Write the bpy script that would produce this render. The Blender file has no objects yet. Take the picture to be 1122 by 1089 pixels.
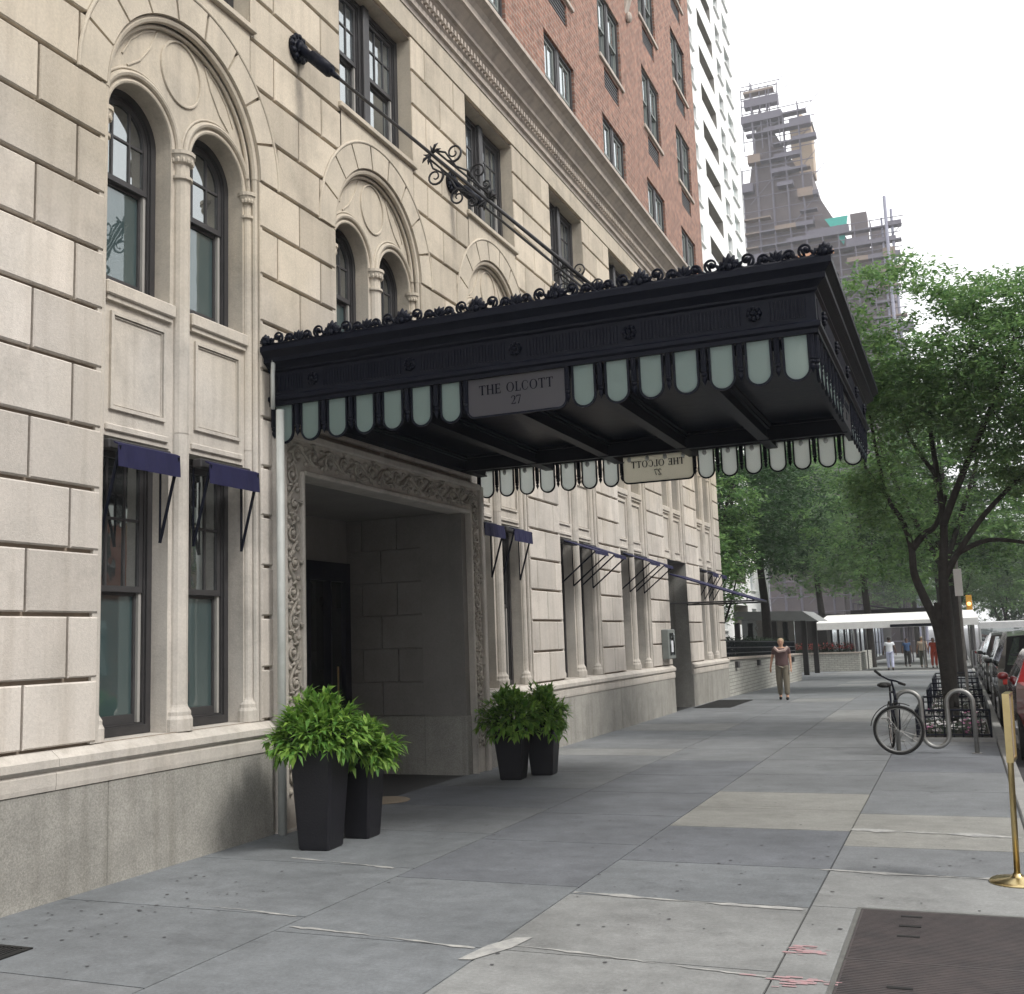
import bpy, math, random
from mathutils import Vector, Matrix
PI = math.pi
random.seed(7)
S = bpy.context.scene
COL = S.collection
ORG = {}

# ------------------------------------------------------------------ helpers
class MB:
    def __init__(s): s.v = []; s.f = []; s.m = []; s.cur = 0
    def add(s, vs, fs):
        o = len(s.v); s.v += [tuple(p) for p in vs]
        for f in fs: s.f.append(tuple(i + o for i in f)); s.m.append(s.cur)
    def quad(s, a, b, c, d): s.add([a, b, c, d], [(0, 1, 2, 3)])
    def box(s, x0, x1, y0, y1, z0, z1, b=0.0):
        if b <= 0:
            vs = [(x0,y0,z0),(x1,y0,z0),(x1,y1,z0),(x0,y1,z0),(x0,y0,z1),(x1,y0,z1),(x1,y1,z1),(x0,y1,z1)]
            s.add(vs, [(0,3,2,1),(4,5,6,7),(0,1,5,4),(1,2,6,5),(2,3,7,6),(3,0,4,7)])
        else:
            # chamfered box
            vs = []; fs = []
            X=(x0,x1);Y=(y0,y1);Z=(z0,z1)
            idx = {}
            for i in (0,1):
                for j in (0,1):
                    for k in (0,1):
                        sx=1-2*i; sy=1-2*j; sz=1-2*k
                        c=(X[i],Y[j],Z[k])
                        idx[i,j,k,'x']=len(vs); vs.append((c[0],c[1]+sy*b,c[2]+sz*b))
                        idx[i,j,k,'y']=len(vs); vs.append((c[0]+sx*b,c[1],c[2]+sz*b))
                        idx[i,j,k,'z']=len(vs); vs.append((c[0]+sx*b,c[1]+sy*b,c[2]))
            I=idx
            for i in (0,1):
                q=[I[i,0,0,'x'],I[i,1,0,'x'],I[i,1,1,'x'],I[i,0,1,'x']]; fs.append(q if i else q[::-1])
                q=[I[0,i,0,'y'],I[0,i,1,'y'],I[1,i,1,'y'],I[1,i,0,'y']]; fs.append(q if i else q[::-1])
                q=[I[0,0,i,'z'],I[1,0,i,'z'],I[1,1,i,'z'],I[0,1,i,'z']]; fs.append(q if i else q[::-1])
            for i in (0,1):
                for j in (0,1):
                    q=[I[i,j,0,'x'],I[i,j,1,'x'],I[i,j,1,'y'],I[i,j,0,'y']]; fs.append(q if (i+j)%2 else q[::-1])
                    q=[I[i,0,j,'x'],I[i,0,j,'z'],I[i,1,j,'z'],I[i,1,j,'x']]; fs.append(q if (i+j)%2 else q[::-1])
                    q=[I[0,i,j,'y'],I[1,i,j,'y'],I[1,i,j,'z'],I[0,i,j,'z']]; fs.append(q if (i+j)%2 else q[::-1])
            for i in (0,1):
                for j in (0,1):
                    for k in (0,1):
                        q=[I[i,j,k,'x'],I[i,j,k,'y'],I[i,j,k,'z']]; fs.append(q if (i+j+k)%2==1 else q[::-1])
            s.add(vs, fs)
    def tube(s, pts, r, n=8, cap=True, sy=1.0):
        pts=[Vector(p) for p in pts]; N=len(pts)
        rs = r if isinstance(r,(list,tuple)) else [r]*N
        vs=[]; up=None
        for i,p in enumerate(pts):
            t=(pts[min(i+1,N-1)]-pts[max(i-1,0)])
            if t.length<1e-9: t=Vector((0,0,1))
            t.normalize()
            if up is None:
                a=Vector((0,0,1)) if abs(t.z)<.9 else Vector((1,0,0))
                u=t.cross(a).normalized()
            else:
                u=(up-t*up.dot(t))
                if u.length<1e-6: u=t.orthogonal()
                u.normalize()
            up=u; w=t.cross(u)
            for k in range(n):
                a=2*PI*k/n
                vs.append(p+u*math.cos(a)*rs[i]+w*math.sin(a)*rs[i]*sy)
        fs=[]
        for i in range(N-1):
            for k in range(n):
                k2=(k+1)%n
                fs.append((i*n+k,i*n+k2,(i+1)*n+k2,(i+1)*n+k))
        if cap: fs.append(tuple(range(n))[::-1]); fs.append(tuple((N-1)*n+k for k in range(n)))
        s.add(vs,fs)
    def lathe(s, cx, cy, prof, n=16, z0=0):
        vs=[];fs=[];N=len(prof)
        for r,z in prof:
            for k in range(n):
                a=2*PI*k/n; vs.append((cx+r*math.cos(a),cy+r*math.sin(a),z0+z))
        for i in range(N-1):
            for k in range(n):
                k2=(k+1)%n; fs.append((i*n+k,i*n+k2,(i+1)*n+k2,(i+1)*n+k))
        fs.append(tuple(range(n))[::-1]); fs.append(tuple((N-1)*n+k for k in range(n)))
        s.add(vs,fs)
    def ball(s, c, r, n=8, m=6):
        rx,ry,rz = r if isinstance(r,(tuple,list)) else (r,r,r)
        vs=[(c[0],c[1],c[2]-rz)]; fs=[]
        for i in range(1,m):
            a=-PI/2+PI*i/m
            for k in range(n):
                b=2*PI*k/n
                vs.append((c[0]+rx*math.cos(a)*math.cos(b),c[1]+ry*math.cos(a)*math.sin(b),c[2]+rz*math.sin(a)))
        vs.append((c[0],c[1],c[2]+rz)); T=len(vs)-1
        for k in range(n):
            k2=(k+1)%n
            fs.append((0,1+k2,1+k)); fs.append((T,1+(m-2)*n+k,1+(m-2)*n+k2))
            for i in range(m-2):
                fs.append((1+i*n+k,1+i*n+k2,1+(i+1)*n+k2,1+(i+1)*n+k))
        s.add(vs,fs)
    def prism(s, poly, f, d0, d1):
        """poly 2D list; f(u,v,d)->xyz; solid between depth d0 and d1"""
        n=len(poly); vs=[f(u,v,d0) for u,v in poly]+[f(u,v,d1) for u,v in poly]
        fs=[tuple(range(n))[::-1],tuple(range(n,2*n))]+[(i,(i+1)%n,n+(i+1)%n,n+i) for i in range(n)]
        s.add(vs,fs)
    def ring(s, A, B, f, d0, d1, closed=True):
        """solid ring between outlines A (outer) and B (inner)"""
        n=len(A); R=n if closed else n-1
        vs=[f(u,v,d1) for u,v in A]+[f(u,v,d1) for u,v in B]+[f(u,v,d0) for u,v in A]+[f(u,v,d0) for u,v in B]
        fs=[]
        for i in range(R):
            j=(i+1)%n
            fs+=[(i,j,n+j,n+i),(2*n+i,3*n+i,3*n+j,2*n+j),(i,2*n+i,2*n+j,j),(n+i,n+j,3*n+j,3*n+i)]
        if not closed:
            fs+=[(0,n,3*n,2*n),(n-1,3*n-1,4*n-1,2*n-1)]
        s.add(vs,fs)
    def build(s, name, mats, parent=None, origin=None, smooth=False, fix=True):
        if not isinstance(mats,(list,tuple)): mats=[mats]
        if origin is None:
            if parent is not None: origin=ORG[parent]
            else:
                xs=[p[0] for p in s.v];ys=[p[1] for p in s.v];zs=[p[2] for p in s.v]
                origin=((min(xs)+max(xs))/2,(min(ys)+max(ys))/2,min(zs))
        ox,oy,oz=origin
        me=bpy.data.meshes.new(name)
        me.from_pydata([(x-ox,y-oy,z-oz) for x,y,z in s.v],[],s.f)
        for m in mats: me.materials.append(m)
        if len(mats)>1: me.polygons.foreach_set('material_index',s.m)
        if smooth: me.polygons.foreach_set('use_smooth',[True]*len(me.polygons))
        if fix and len(s.f)<60000:
            import bmesh
            b=bmesh.new(); b.from_mesh(me); bmesh.ops.recalc_face_normals(b,faces=b.faces); b.to_mesh(me); b.free()
        me.update()
        o=bpy.data.objects.new(name,me); COL.objects.link(o)
        ORG[o]=tuple(origin)
        if parent is not None:
            o.parent=parent; p=ORG[parent]; o.location=(ox-p[0],oy-p[1],oz-p[2])
        else: o.location=origin
        return o

def empty(name,loc,label=None,cat=None,group=None,kind=None):
    o=bpy.data.objects.new(name,None); COL.objects.link(o); o.location=loc; ORG[o]=tuple(loc)
    o.empty_display_size=.2
    tag(o,label,cat,group,kind); return o
def tag(o,label=None,cat=None,group=None,kind=None):
    if label: o['label']=label
    if cat: o['category']=cat
    if group: o['group']=group
    if kind: o['kind']=kind
    return o
def kids(o): return [c for c in bpy.data.objects if c.parent==o]
def copy_tree(o,parent=None,loc=None,_ch=None):
    c=o.copy(); COL.objects.link(c); c.parent=parent
    if loc is not None: c.location=loc
    ORG[c]=tuple(Vector(c.location)+(Vector(ORG[parent]) if parent else Vector((0,0,0))))
    for k in kids(o): copy_tree(k,c)
    return c

# ------------------------------------------------------------------ materials
def newmat(name):
    m=bpy.data.materials.new(name); m.use_nodes=True; nt=m.node_tree
    return m,nt,nt.nodes['Principled BSDF'],nt.nodes['Material Output']
def L(nt,a,b): nt.links.new(a,b)
def mat(name,c,rough=.8,c2=None,scale=3.0,amt=.5,bump=0.0,bscale=60,metal=0.0,spec=.4,island=0.0,fine=0.0,fscale=150,coat=0,streak=0.0,c3=None,hi=None):
    m,nt,P,O=newmat(name)
    N=nt.nodes
    P.inputs['Roughness'].default_value=rough; P.inputs['Metallic'].default_value=metal
    P.inputs['Specular IOR Level'].default_value=spec
    if coat: P.inputs['Coat Weight'].default_value=coat; P.inputs['Coat Roughness'].default_value=.05
    tc=N.new('ShaderNodeTexCoord')
    if c2 is None: c2=tuple(x*.75 for x in c)
    nz=N.new('ShaderNodeTexNoise'); nz.inputs['Scale'].default_value=scale; nz.inputs['Detail'].default_value=6; nz.inputs['Roughness'].default_value=.65
    L(nt,tc.outputs['Object'],nz.inputs['Vector'])
    mr=N.new('ShaderNodeMapRange'); mr.inputs[1].default_value=.35; mr.inputs[2].default_value=.68; mr.inputs[4].default_value=amt
    L(nt,nz.outputs['Fac'],mr.inputs[0])
    mx=N.new('ShaderNodeMix'); mx.data_type='RGBA'; mx.inputs['A'].default_value=(*c,1); mx.inputs['B'].default_value=(*c2,1)
    L(nt,mr.outputs[0],mx.inputs['Factor']); out=mx.outputs['Result']
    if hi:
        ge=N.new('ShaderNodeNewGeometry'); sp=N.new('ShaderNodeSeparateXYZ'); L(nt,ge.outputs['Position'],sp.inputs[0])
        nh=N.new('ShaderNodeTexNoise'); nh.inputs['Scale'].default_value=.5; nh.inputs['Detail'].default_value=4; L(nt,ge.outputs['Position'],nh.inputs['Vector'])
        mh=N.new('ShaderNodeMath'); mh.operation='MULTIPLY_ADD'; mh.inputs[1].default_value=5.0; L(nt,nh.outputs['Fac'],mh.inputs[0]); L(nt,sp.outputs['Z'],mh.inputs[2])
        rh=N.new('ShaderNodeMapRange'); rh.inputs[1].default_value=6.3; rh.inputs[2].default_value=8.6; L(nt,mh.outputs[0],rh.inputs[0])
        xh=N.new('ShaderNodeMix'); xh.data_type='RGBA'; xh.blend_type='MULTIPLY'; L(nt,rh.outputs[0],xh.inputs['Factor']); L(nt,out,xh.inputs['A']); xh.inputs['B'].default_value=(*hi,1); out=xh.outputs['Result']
        # blotchy soot
        ns=N.new('ShaderNodeTexNoise'); ns.inputs['Scale'].default_value=.9; ns.inputs['Detail'].default_value=9; ns.inputs['Roughness'].default_value=.7; L(nt,ge.outputs['Position'],ns.inputs['Vector'])
        rs=N.new('ShaderNodeMapRange'); rs.inputs[1].default_value=.5; rs.inputs[2].default_value=.72; rs.inputs[3].default_value=1; rs.inputs[4].default_value=.68; L(nt,ns.outputs['Fac'],rs.inputs[0])
        vs_=N.new('ShaderNodeVectorMath'); vs_.operation='SCALE'; L(nt,out,vs_.inputs[0]); L(nt,rs.outputs[0],vs_.inputs['Scale']); out=vs_.outputs[0]
    if streak:
        mp=N.new('ShaderNodeMapping'); mp.inputs['Scale'].default_value=(6,6,.35); L(nt,tc.outputs['Object'],mp.inputs[0])
        n2=N.new('ShaderNodeTexNoise'); n2.inputs['Scale'].default_value=1.3; n2.inputs['Detail'].default_value=5
        L(nt,mp.outputs[0],n2.inputs['Vector'])
        r2=N.new('ShaderNodeMapRange'); r2.inputs[1].default_value=.5; r2.inputs[2].default_value=.75; r2.inputs[4].default_value=streak
        L(nt,n2.outputs['Fac'],r2.inputs[0])
        m2=N.new('ShaderNodeMix'); m2.data_type='RGBA'; L(nt,r2.outputs[0],m2.inputs['Factor']); L(nt,out,m2.inputs['A']); m2.inputs['B'].default_value=(*(c3 or tuple(x*.45 for x in c)),1); out=m2.outputs['Result']
    if fine:
        n3=N.new('ShaderNodeTexNoise'); n3.inputs['Scale'].default_value=fscale; n3.inputs['Detail'].default_value=3
        L(nt,tc.outputs['Object'],n3.inputs['Vector'])
        r3=N.new('ShaderNodeMapRange'); r3.inputs[1].default_value=.3;r3.inputs[2].default_value=.7;r3.inputs[3].default_value=1-fine;r3.inputs[4].default_value=1+fine
        L(nt,n3.outputs['Fac'],r3.inputs[0])
        v3=N.new('ShaderNodeVectorMath'); v3.operation='SCALE'; L(nt,out,v3.inputs[0]); L(nt,r3.outputs[0],v3.inputs['Scale']); out=v3.outputs[0]
    if island:
        g=N.new('ShaderNodeNewGeometry')
        r4=N.new('ShaderNodeMapRange'); r4.inputs[3].default_value=1-island; r4.inputs[4].default_value=1+island
        L(nt,g.outputs['Random Per Island'],r4.inputs[0])
        v4=N.new('ShaderNodeVectorMath'); v4.operation='SCALE'; L(nt,out,v4.inputs[0]); L(nt,r4.outputs[0],v4.inputs['Scale']); out=v4.outputs[0]
    L(nt,out,P.inputs['Base Color'])
    if bump:
        nb=N.new('ShaderNodeTexNoise'); nb.inputs['Scale'].default_value=bscale; nb.inputs['Detail'].default_value=6
        L(nt,tc.outputs['Object'],nb.inputs['Vector'])
        bp=N.new('ShaderNodeBump'); bp.inputs['Strength'].default_value=bump; bp.inputs['Distance'].default_value=.01
        L(nt,nb.outputs['Fac'],bp.inputs['Height']); L(nt,bp.outputs[0],P.inputs['Normal'])
    return m
def leafmat(name,c,c2,trans=.35):
    m,nt,P,O=newmat(name); N=nt.nodes
    g=N.new('ShaderNodeNewGeometry')
    mx=N.new('ShaderNodeMix'); mx.data_type='RGBA'; mx.inputs['A'].default_value=(*c,1); mx.inputs['B'].default_value=(*c2,1)
    L(nt,g.outputs['Random Per Island'],mx.inputs['Factor'])
    P.inputs['Roughness'].default_value=.5; P.inputs['Specular IOR Level'].default_value=.3
    L(nt,mx.outputs['Result'],P.inputs['Base Color'])
    t=N.new('ShaderNodeBsdfTranslucent'); L(nt,mx.outputs['Result'],t.inputs['Color'])
    s=N.new('ShaderNodeMixShader'); s.inputs[0].default_value=trans
    L(nt,P.outputs[0],s.inputs[1]); L(nt,t.outputs[0],s.inputs[2]); L(nt,s.outputs[0],O.inputs['Surface'])
    return m
def glassmat(name,c,refl=.18,rough=.03,c2=None,scale=1.2):
    """window pane seen from outside: dark room behind, mirror reflection in front"""
    m,nt,P,O=newmat(name); N=nt.nodes
    tc=N.new('ShaderNodeTexCoord'); nz=N.new('ShaderNodeTexNoise'); nz.inputs['Scale'].default_value=scale; nz.inputs['Detail'].default_value=3
    L(nt,tc.outputs['Object'],nz.inputs['Vector'])
    mr=N.new('ShaderNodeMapRange'); mr.inputs[1].default_value=.4; mr.inputs[2].default_value=.6; L(nt,nz.outputs['Fac'],mr.inputs[0])
    mx=N.new('ShaderNodeMix'); mx.data_type='RGBA'; mx.inputs['A'].default_value=(*c,1); mx.inputs['B'].default_value=(*(c2 or tuple(x*.5 for x in c)),1)
    L(nt,mr.outputs[0],mx.inputs['Factor']); L(nt,mx.outputs['Result'],P.inputs['Base Color'])
    P.inputs['Roughness'].default_value=.6; P.inputs['Specular IOR Level'].default_value=.2
    gl=N.new('ShaderNodeBsdfGlossy'); gl.inputs['Roughness'].default_value=rough; gl.inputs['Color'].default_value=(.9,.95,.95,1)
    lw=N.new('ShaderNodeFresnel'); lw.inputs['IOR'].default_value=1.5
    ma=N.new('ShaderNodeMath'); ma.operation='MULTIPLY_ADD'; ma.inputs[1].default_value=1.6; ma.inputs[2].default_value=refl-.06; L(nt,lw.outputs[0],ma.inputs[0])
    s=N.new('ShaderNodeMixShader'); L(nt,ma.outputs[0],s.inputs[0]); L(nt,P.outputs[0],s.inputs[1]); L(nt,gl.outputs[0],s.inputs[2])
    # faint waviness of old glass
    nb=N.new('ShaderNodeTexNoise'); nb.inputs['Scale'].default_value=2.5; L(nt,tc.outputs['Object'],nb.inputs['Vector'])
    bp=N.new('ShaderNodeBump'); bp.inputs['Strength'].default_value=.12; bp.inputs['Distance'].default_value=.02; L(nt,nb.outputs['Fac'],bp.inputs['Height']); L(nt,bp.outputs[0],gl.inputs['Normal'])
    L(nt,s.outputs[0],O.inputs['Surface']); return m

M={}
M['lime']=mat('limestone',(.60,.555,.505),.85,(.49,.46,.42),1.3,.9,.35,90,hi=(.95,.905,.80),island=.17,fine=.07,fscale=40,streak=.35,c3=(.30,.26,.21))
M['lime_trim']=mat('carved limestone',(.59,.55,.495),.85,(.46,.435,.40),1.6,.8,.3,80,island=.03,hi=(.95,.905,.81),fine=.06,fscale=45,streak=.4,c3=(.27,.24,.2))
M['mortar']=mat('mortar joint',(.30,.25,.20),.95,(.20,.17,.14),5,.8)
M['granite']=mat('grey granite',(.36,.35,.32),.75,(.24,.235,.215),2.2,.8,.3,120,fine=.22,fscale=75,streak=.5,c3=(.17,.16,.135),island=.06)
M['cornice']=mat('cornice stone',(.50,.44,.38),.85,(.36,.32,.29),2,.8,.2,70,streak=.5,c3=(.22,.2,.18))
M['relief']=mat('weathered carved stone',(.50,.46,.40),.9,(.30,.28,.25),6,.9,.5,60,fine=.1,fscale=60)
M['vest']=mat('vestibule stone',(.26,.25,.235),.85,(.20,.19,.18),1.5,.8,.3,80,island=.07,fine=.06,fscale=40)  # base colour darkened, so the vestibule's shade is partly in the stone colour
M['frame']=mat('dark window paint',(.045,.043,.045),.5,(.03,.03,.032),6,.8)
M['sash']=mat('dark grey sash paint',(.055,.053,.055),.5,(.04,.04,.042),6,.8)
M['track']=mat('aluminium sash track',(.38,.37,.35),.5)
M['sash_pale']=mat('grey green window paint',(.20,.22,.21),.6)
M['paneA']=glassmat('teal shaded pane',(.045,.075,.078),.13,.02,(.03,.055,.06),.6)
M['paneB']=glassmat('dark old pane',(.05,.055,.055),.30,.03,(.015,.017,.02),2.5)
M['paneC']=glassmat('high pane',(.06,.075,.085),.26,.03,(.02,.022,.03),1.5)
M['iron']=mat('black painted iron',(.0035,.005,.012),.48,(.006,.008,.016),8,.7,.25,40,spec=.13)
M['iron_gloss']=mat('glossy black soffit',(.0025,.004,.011),.3,(.004,.006,.014),2.5,.8,.3,6,spec=.03)
M['navy']=mat('navy canvas',(.012,.012,.055),.85,(.009,.009,.04),5,.7,.2,200)
M['planter']=mat('matt black planter',(.007,.007,.011),.5,(.011,.011,.015),7,.8,.2,60)
M['soil']=mat('soil',(.03,.02,.013),.95)
M['brass']=mat('polished brass',(.62,.50,.26),.28,(.48,.37,.17),9,.6,metal=1)
M['steel']=mat('galvanised steel',(.30,.30,.29),.45,(.2,.2,.19),10,.7,metal=.7)
M['rod']=mat('hanger iron',(.03,.03,.033),.5,metal=.3)
M['asph']=mat('asphalt',(.055,.055,.057),.9,(.04,.04,.042),1.5,.8,.4,90,fine=.2,fscale=90)
M['kerb']=mat('kerb stone',(.30,.30,.29),.85,(.2,.2,.195),3,.8,.3,60,fine=.12,island=.08)
M['joint']=mat('dark joint dirt',(.05,.05,.05),.95)
M['whitepatch']=mat('pale mortar repair',(.42,.42,.40),.9,(.24,.245,.245),9,1.0,.3,60)
M['pipe']=mat('off white painted pipe',(.50,.52,.50),.5,(.4,.42,.4),5,.8)
M['bark']=mat('dark bark',(.034,.030,.026),.95,(.015,.013,.012),9,1.0,1.0,30,streak=.6,c3=(.06,.058,.05))
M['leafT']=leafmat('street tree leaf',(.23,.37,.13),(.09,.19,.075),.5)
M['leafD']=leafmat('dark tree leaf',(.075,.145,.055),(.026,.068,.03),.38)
M['leafP']=leafmat('potted plant leaf',(.28,.45,.085),(.10,.24,.05),.4)
M['leafH']=leafmat('hedge leaf',(.02,.045,.02),(.012,.03,.014),.2)
M['hatch']=mat('rusty brown steel plate',(.088,.074,.074),.6,(.052,.048,.05),5,.9,.3,50,metal=.2)
M['grate']=mat('grating steel',(.012,.012,.012),.7)
M['whiteb']=mat('white painted brick tower',(.78,.79,.78),.8,(.66,.67,.66),1,.6,streak=.2,c3=(.5,.5,.5))
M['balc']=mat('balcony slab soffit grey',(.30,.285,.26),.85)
M['whitebrick']=None
M['cloth_w']=mat('white cotton',(.75,.78,.82),.9)
M['skin']=mat('skin',(.50,.30,.21),.6)
M['skind']=mat('dark skin',(.12,.07,.05),.6)
M['hairb']=mat('blond grey hair',(.38,.30,.20),.8)
M['haird']=mat('black hair',(.015,.012,.01),.7)
M['redcar']=mat('dark red car paint',(.22,.012,.015),.3,(.2,.01,.012),2,.3,coat=1)
M['blackcar']=mat('black car paint',(.01,.01,.012),.3,(.012,.012,.014),2,.3,coat=1)
M['silvercar']=mat('silver car paint',(.45,.47,.48),.35,(.42,.44,.45),2,.3,coat=.8,metal=.4)
M['whitecar']=mat('white van paint',(.75,.76,.77),.4,coat=.5)
M['carglass']=glassmat('car glass',(.02,.028,.03),.25,.02)
M['tyre']=mat('tyre rubber',(.015,.015,.015),.85)
M['rim']=mat('alloy rim',(.4,.4,.41),.35,metal=.8)
M['chrome']=mat('chrome',(.7,.7,.7),.15,metal=1)
M['lampglass']=mat('lamp lens',(.5,.05,.04),.2)
M['lamp_amber']=mat('amber lens',(.7,.35,.03),.3)
M['pink']=leafmat('pink petals',(.50,.14,.32),(.62,.34,.48),.2)
M['white_fl']=leafmat('white petals',(.8,.8,.8),(.75,.7,.72),.2)
M['door']=mat('dark navy door paint',(.006,.007,.02),.3)
M['doorglass']=glassmat('door glass',(.012,.016,.016),.05,.05)
M['tan']=mat('tan plate',(.33,.27,.20),.7)
M['awn_w']=mat('white awning vinyl',(.8,.8,.78),.6)
M['awn_g']=mat('grey awning vinyl',(.24,.25,.25),.7)
M['darkb']=mat('dark facade',(.016,.015,.014),.7)
M['scaff']=mat('scaffold tube',(.13,.12,.15),.6)
M['plank']=mat('scaffold plank',(.26,.20,.16),.9,(.16,.13,.12),.2,.9)
M['net']=mat('teal debris net',(.05,.38,.32),.8)
M['gothic']=mat('old dark masonry',(.15,.125,.125),.9,(.10,.085,.095),.3,.9)
M['gothic_tan']=mat('tan chimney masonry',(.42,.33,.25),.9)
M['opp']=mat('opposite facade',(.25,.19,.15),.9,(.2,.15,.12),.5,.8)
M['gum']=mat('flattened gum',(.085,.085,.09),.8)
M['pinkpaint']=mat('pink spray paint',(.42,.23,.245),.9,(.32,.27,.275),30,1.0)
M['redfl']=leafmat('red flowers',(.45,.04,.04),(.3,.05,.05),.2)

def brick_mat(name,ca,cb,mort,bw,bh,ms=.012,bump=.5,vary=.5):
    m,nt,P,O=newmat(name); N=nt.nodes
    tc=N.new('ShaderNodeTexCoord'); sx=N.new('ShaderNodeSeparateXYZ'); cx=N.new('ShaderNodeCombineXYZ')
    L(nt,tc.outputs['Object'],sx.inputs[0])
    ad=N.new('ShaderNodeMath'); ad.operation='ADD'; L(nt,sx.outputs['X'],ad.inputs[0]); L(nt,sx.outputs['Y'],ad.inputs[1])
    L(nt,ad.outputs[0],cx.inputs['X']); L(nt,sx.outputs['Z'],cx.inputs['Y'])
    b=N.new('ShaderNodeTexBrick'); b.inputs['Scale'].default_value=1; b.inputs['Brick Width'].default_value=bw; b.inputs['Row Height'].default_value=bh
    b.inputs['Mortar Size'].default_value=ms; b.inputs['Mortar Smooth'].default_value=.3; b.inputs['Bias'].default_value=0
    b.inputs['Color1'].default_value=(*ca,1); b.inputs['Color2'].default_value=(*cb,1); b.inputs['Mortar'].default_value=(*mort,1)
    L(nt,cx.outputs[0],b.inputs['Vector'])
    nz=N.new('ShaderNodeTexNoise'); nz.inputs['Scale'].default_value=5; nz.inputs['Detail'].default_value=6; nz.inputs['Roughness'].default_value=.75; L(nt,tc.outputs['Object'],nz.inputs['Vector'])
    mr=N.new('ShaderNodeMapRange'); mr.inputs[1].default_value=.35; mr.inputs[2].default_value=.65; mr.inputs[3].default_value=1-vary; mr.inputs[4].default_value=1+vary; L(nt,nz.outputs['Fac'],mr.inputs[0])
    v=N.new('ShaderNodeVectorMath'); v.operation='SCALE'; L(nt,b.outputs['Color'],v.inputs[0]); L(nt,mr.outputs[0],v.inputs['Scale'])
    L(nt,v.outputs[0],P.inputs['Base Color']); P.inputs['Roughness'].default_value=.9
    bp=N.new('ShaderNodeBump'); bp.inputs['Strength'].default_value=bump; bp.inputs['Distance'].default_value=.02; L(nt,nz.outputs['Fac'],bp.inputs['Height']); L(nt,bp.outputs[0],P.inputs['Normal'])
    return m
M['brick']=brick_mat('rough red brick',(.31,.15,.105),(.20,.095,.07),(.28,.22,.18),.24,.09,.014,.8,.38)
M['whitebrick']=brick_mat('pale glazed brick',(.46,.46,.42),(.38,.38,.35),(.22,.22,.2),.3,.1,.012,.3,.12)

# frosted glass
def frost():
    m,nt,P,O=newmat('frosted green glass'); N=nt.nodes
    P.inputs['Base Color'].default_value=(.29,.43,.41,1); P.inputs['Roughness'].default_value=.25; P.inputs['Specular IOR Level'].default_value=.5
    t=N.new('ShaderNodeBsdfTranslucent'); t.inputs['Color'].default_value=(.97,1,.98,1)
    s=N.new('ShaderNodeMixShader'); s.inputs[0].default_value=.8
    L(nt,P.outputs[0],s.inputs[1]); L(nt,t.outputs[0],s.inputs[2]); L(nt,s.outputs[0],O.inputs['Surface']); return m
M['frost']=frost()
def frost2():
    m,nt,P,O=newmat('frosted sign glass'); N=nt.nodes
    P.inputs['Base Color'].default_value=(.075,.075,.10,1); P.inputs['Roughness'].default_value=.3
    t=N.new('ShaderNodeBsdfTranslucent'); t.inputs['Color'].default_value=(.70,.70,.62,1)
    s=N.new('ShaderNodeMixShader'); s.inputs[0].default_value=.5
    L(nt,P.outputs[0],s.inputs[1]); L(nt,t.outputs[0],s.inputs[2]); L(nt,s.outputs[0],O.inputs['Surface']); return m
M['frost2']=frost2()
def frost_backlit():  # same sign glass made paler: the far sign's backlight is put into the colour
    m,nt,P,O=newmat('frosted backlit sign glass'); N=nt.nodes
    P.inputs['Base Color'].default_value=(.5,.48,.42,1); P.inputs['Roughness'].default_value=.3
    t=N.new('ShaderNodeBsdfTranslucent'); t.inputs['Color'].default_value=(.98,.96,.87,1)
    s=N.new('ShaderNodeMixShader'); s.inputs[0].default_value=.72
    L(nt,P.outputs[0],s.inputs[1]); L(nt,t.outputs[0],s.inputs[2]); L(nt,s.outputs[0],O.inputs['Surface']); return m
M['frost_backlit']=frost_backlit()
m,nt,P,O=newmat('frosted bulb'); P.inputs['Base Color'].default_value=(.7,.72,.7,1); P.inputs['Roughness'].default_value=.2
P.inputs['Emission Color'].default_value=(1,.93,.8,1); P.inputs['Emission Strength'].default_value=.0; M['bulb']=m
m,nt,P,O=newmat('recessed lamp glow'); P.inputs['Emission Color'].default_value=(1,.5,.25,1); P.inputs['Emission Strength'].default_value=.6; M['downlight']=m
m,nt,P,O=newmat('traffic signal amber lamp'); P.inputs['Emission Color'].default_value=(1,.45,.05,1); P.inputs['Emission Strength'].default_value=1.2; M['amberlamp']=m

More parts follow.
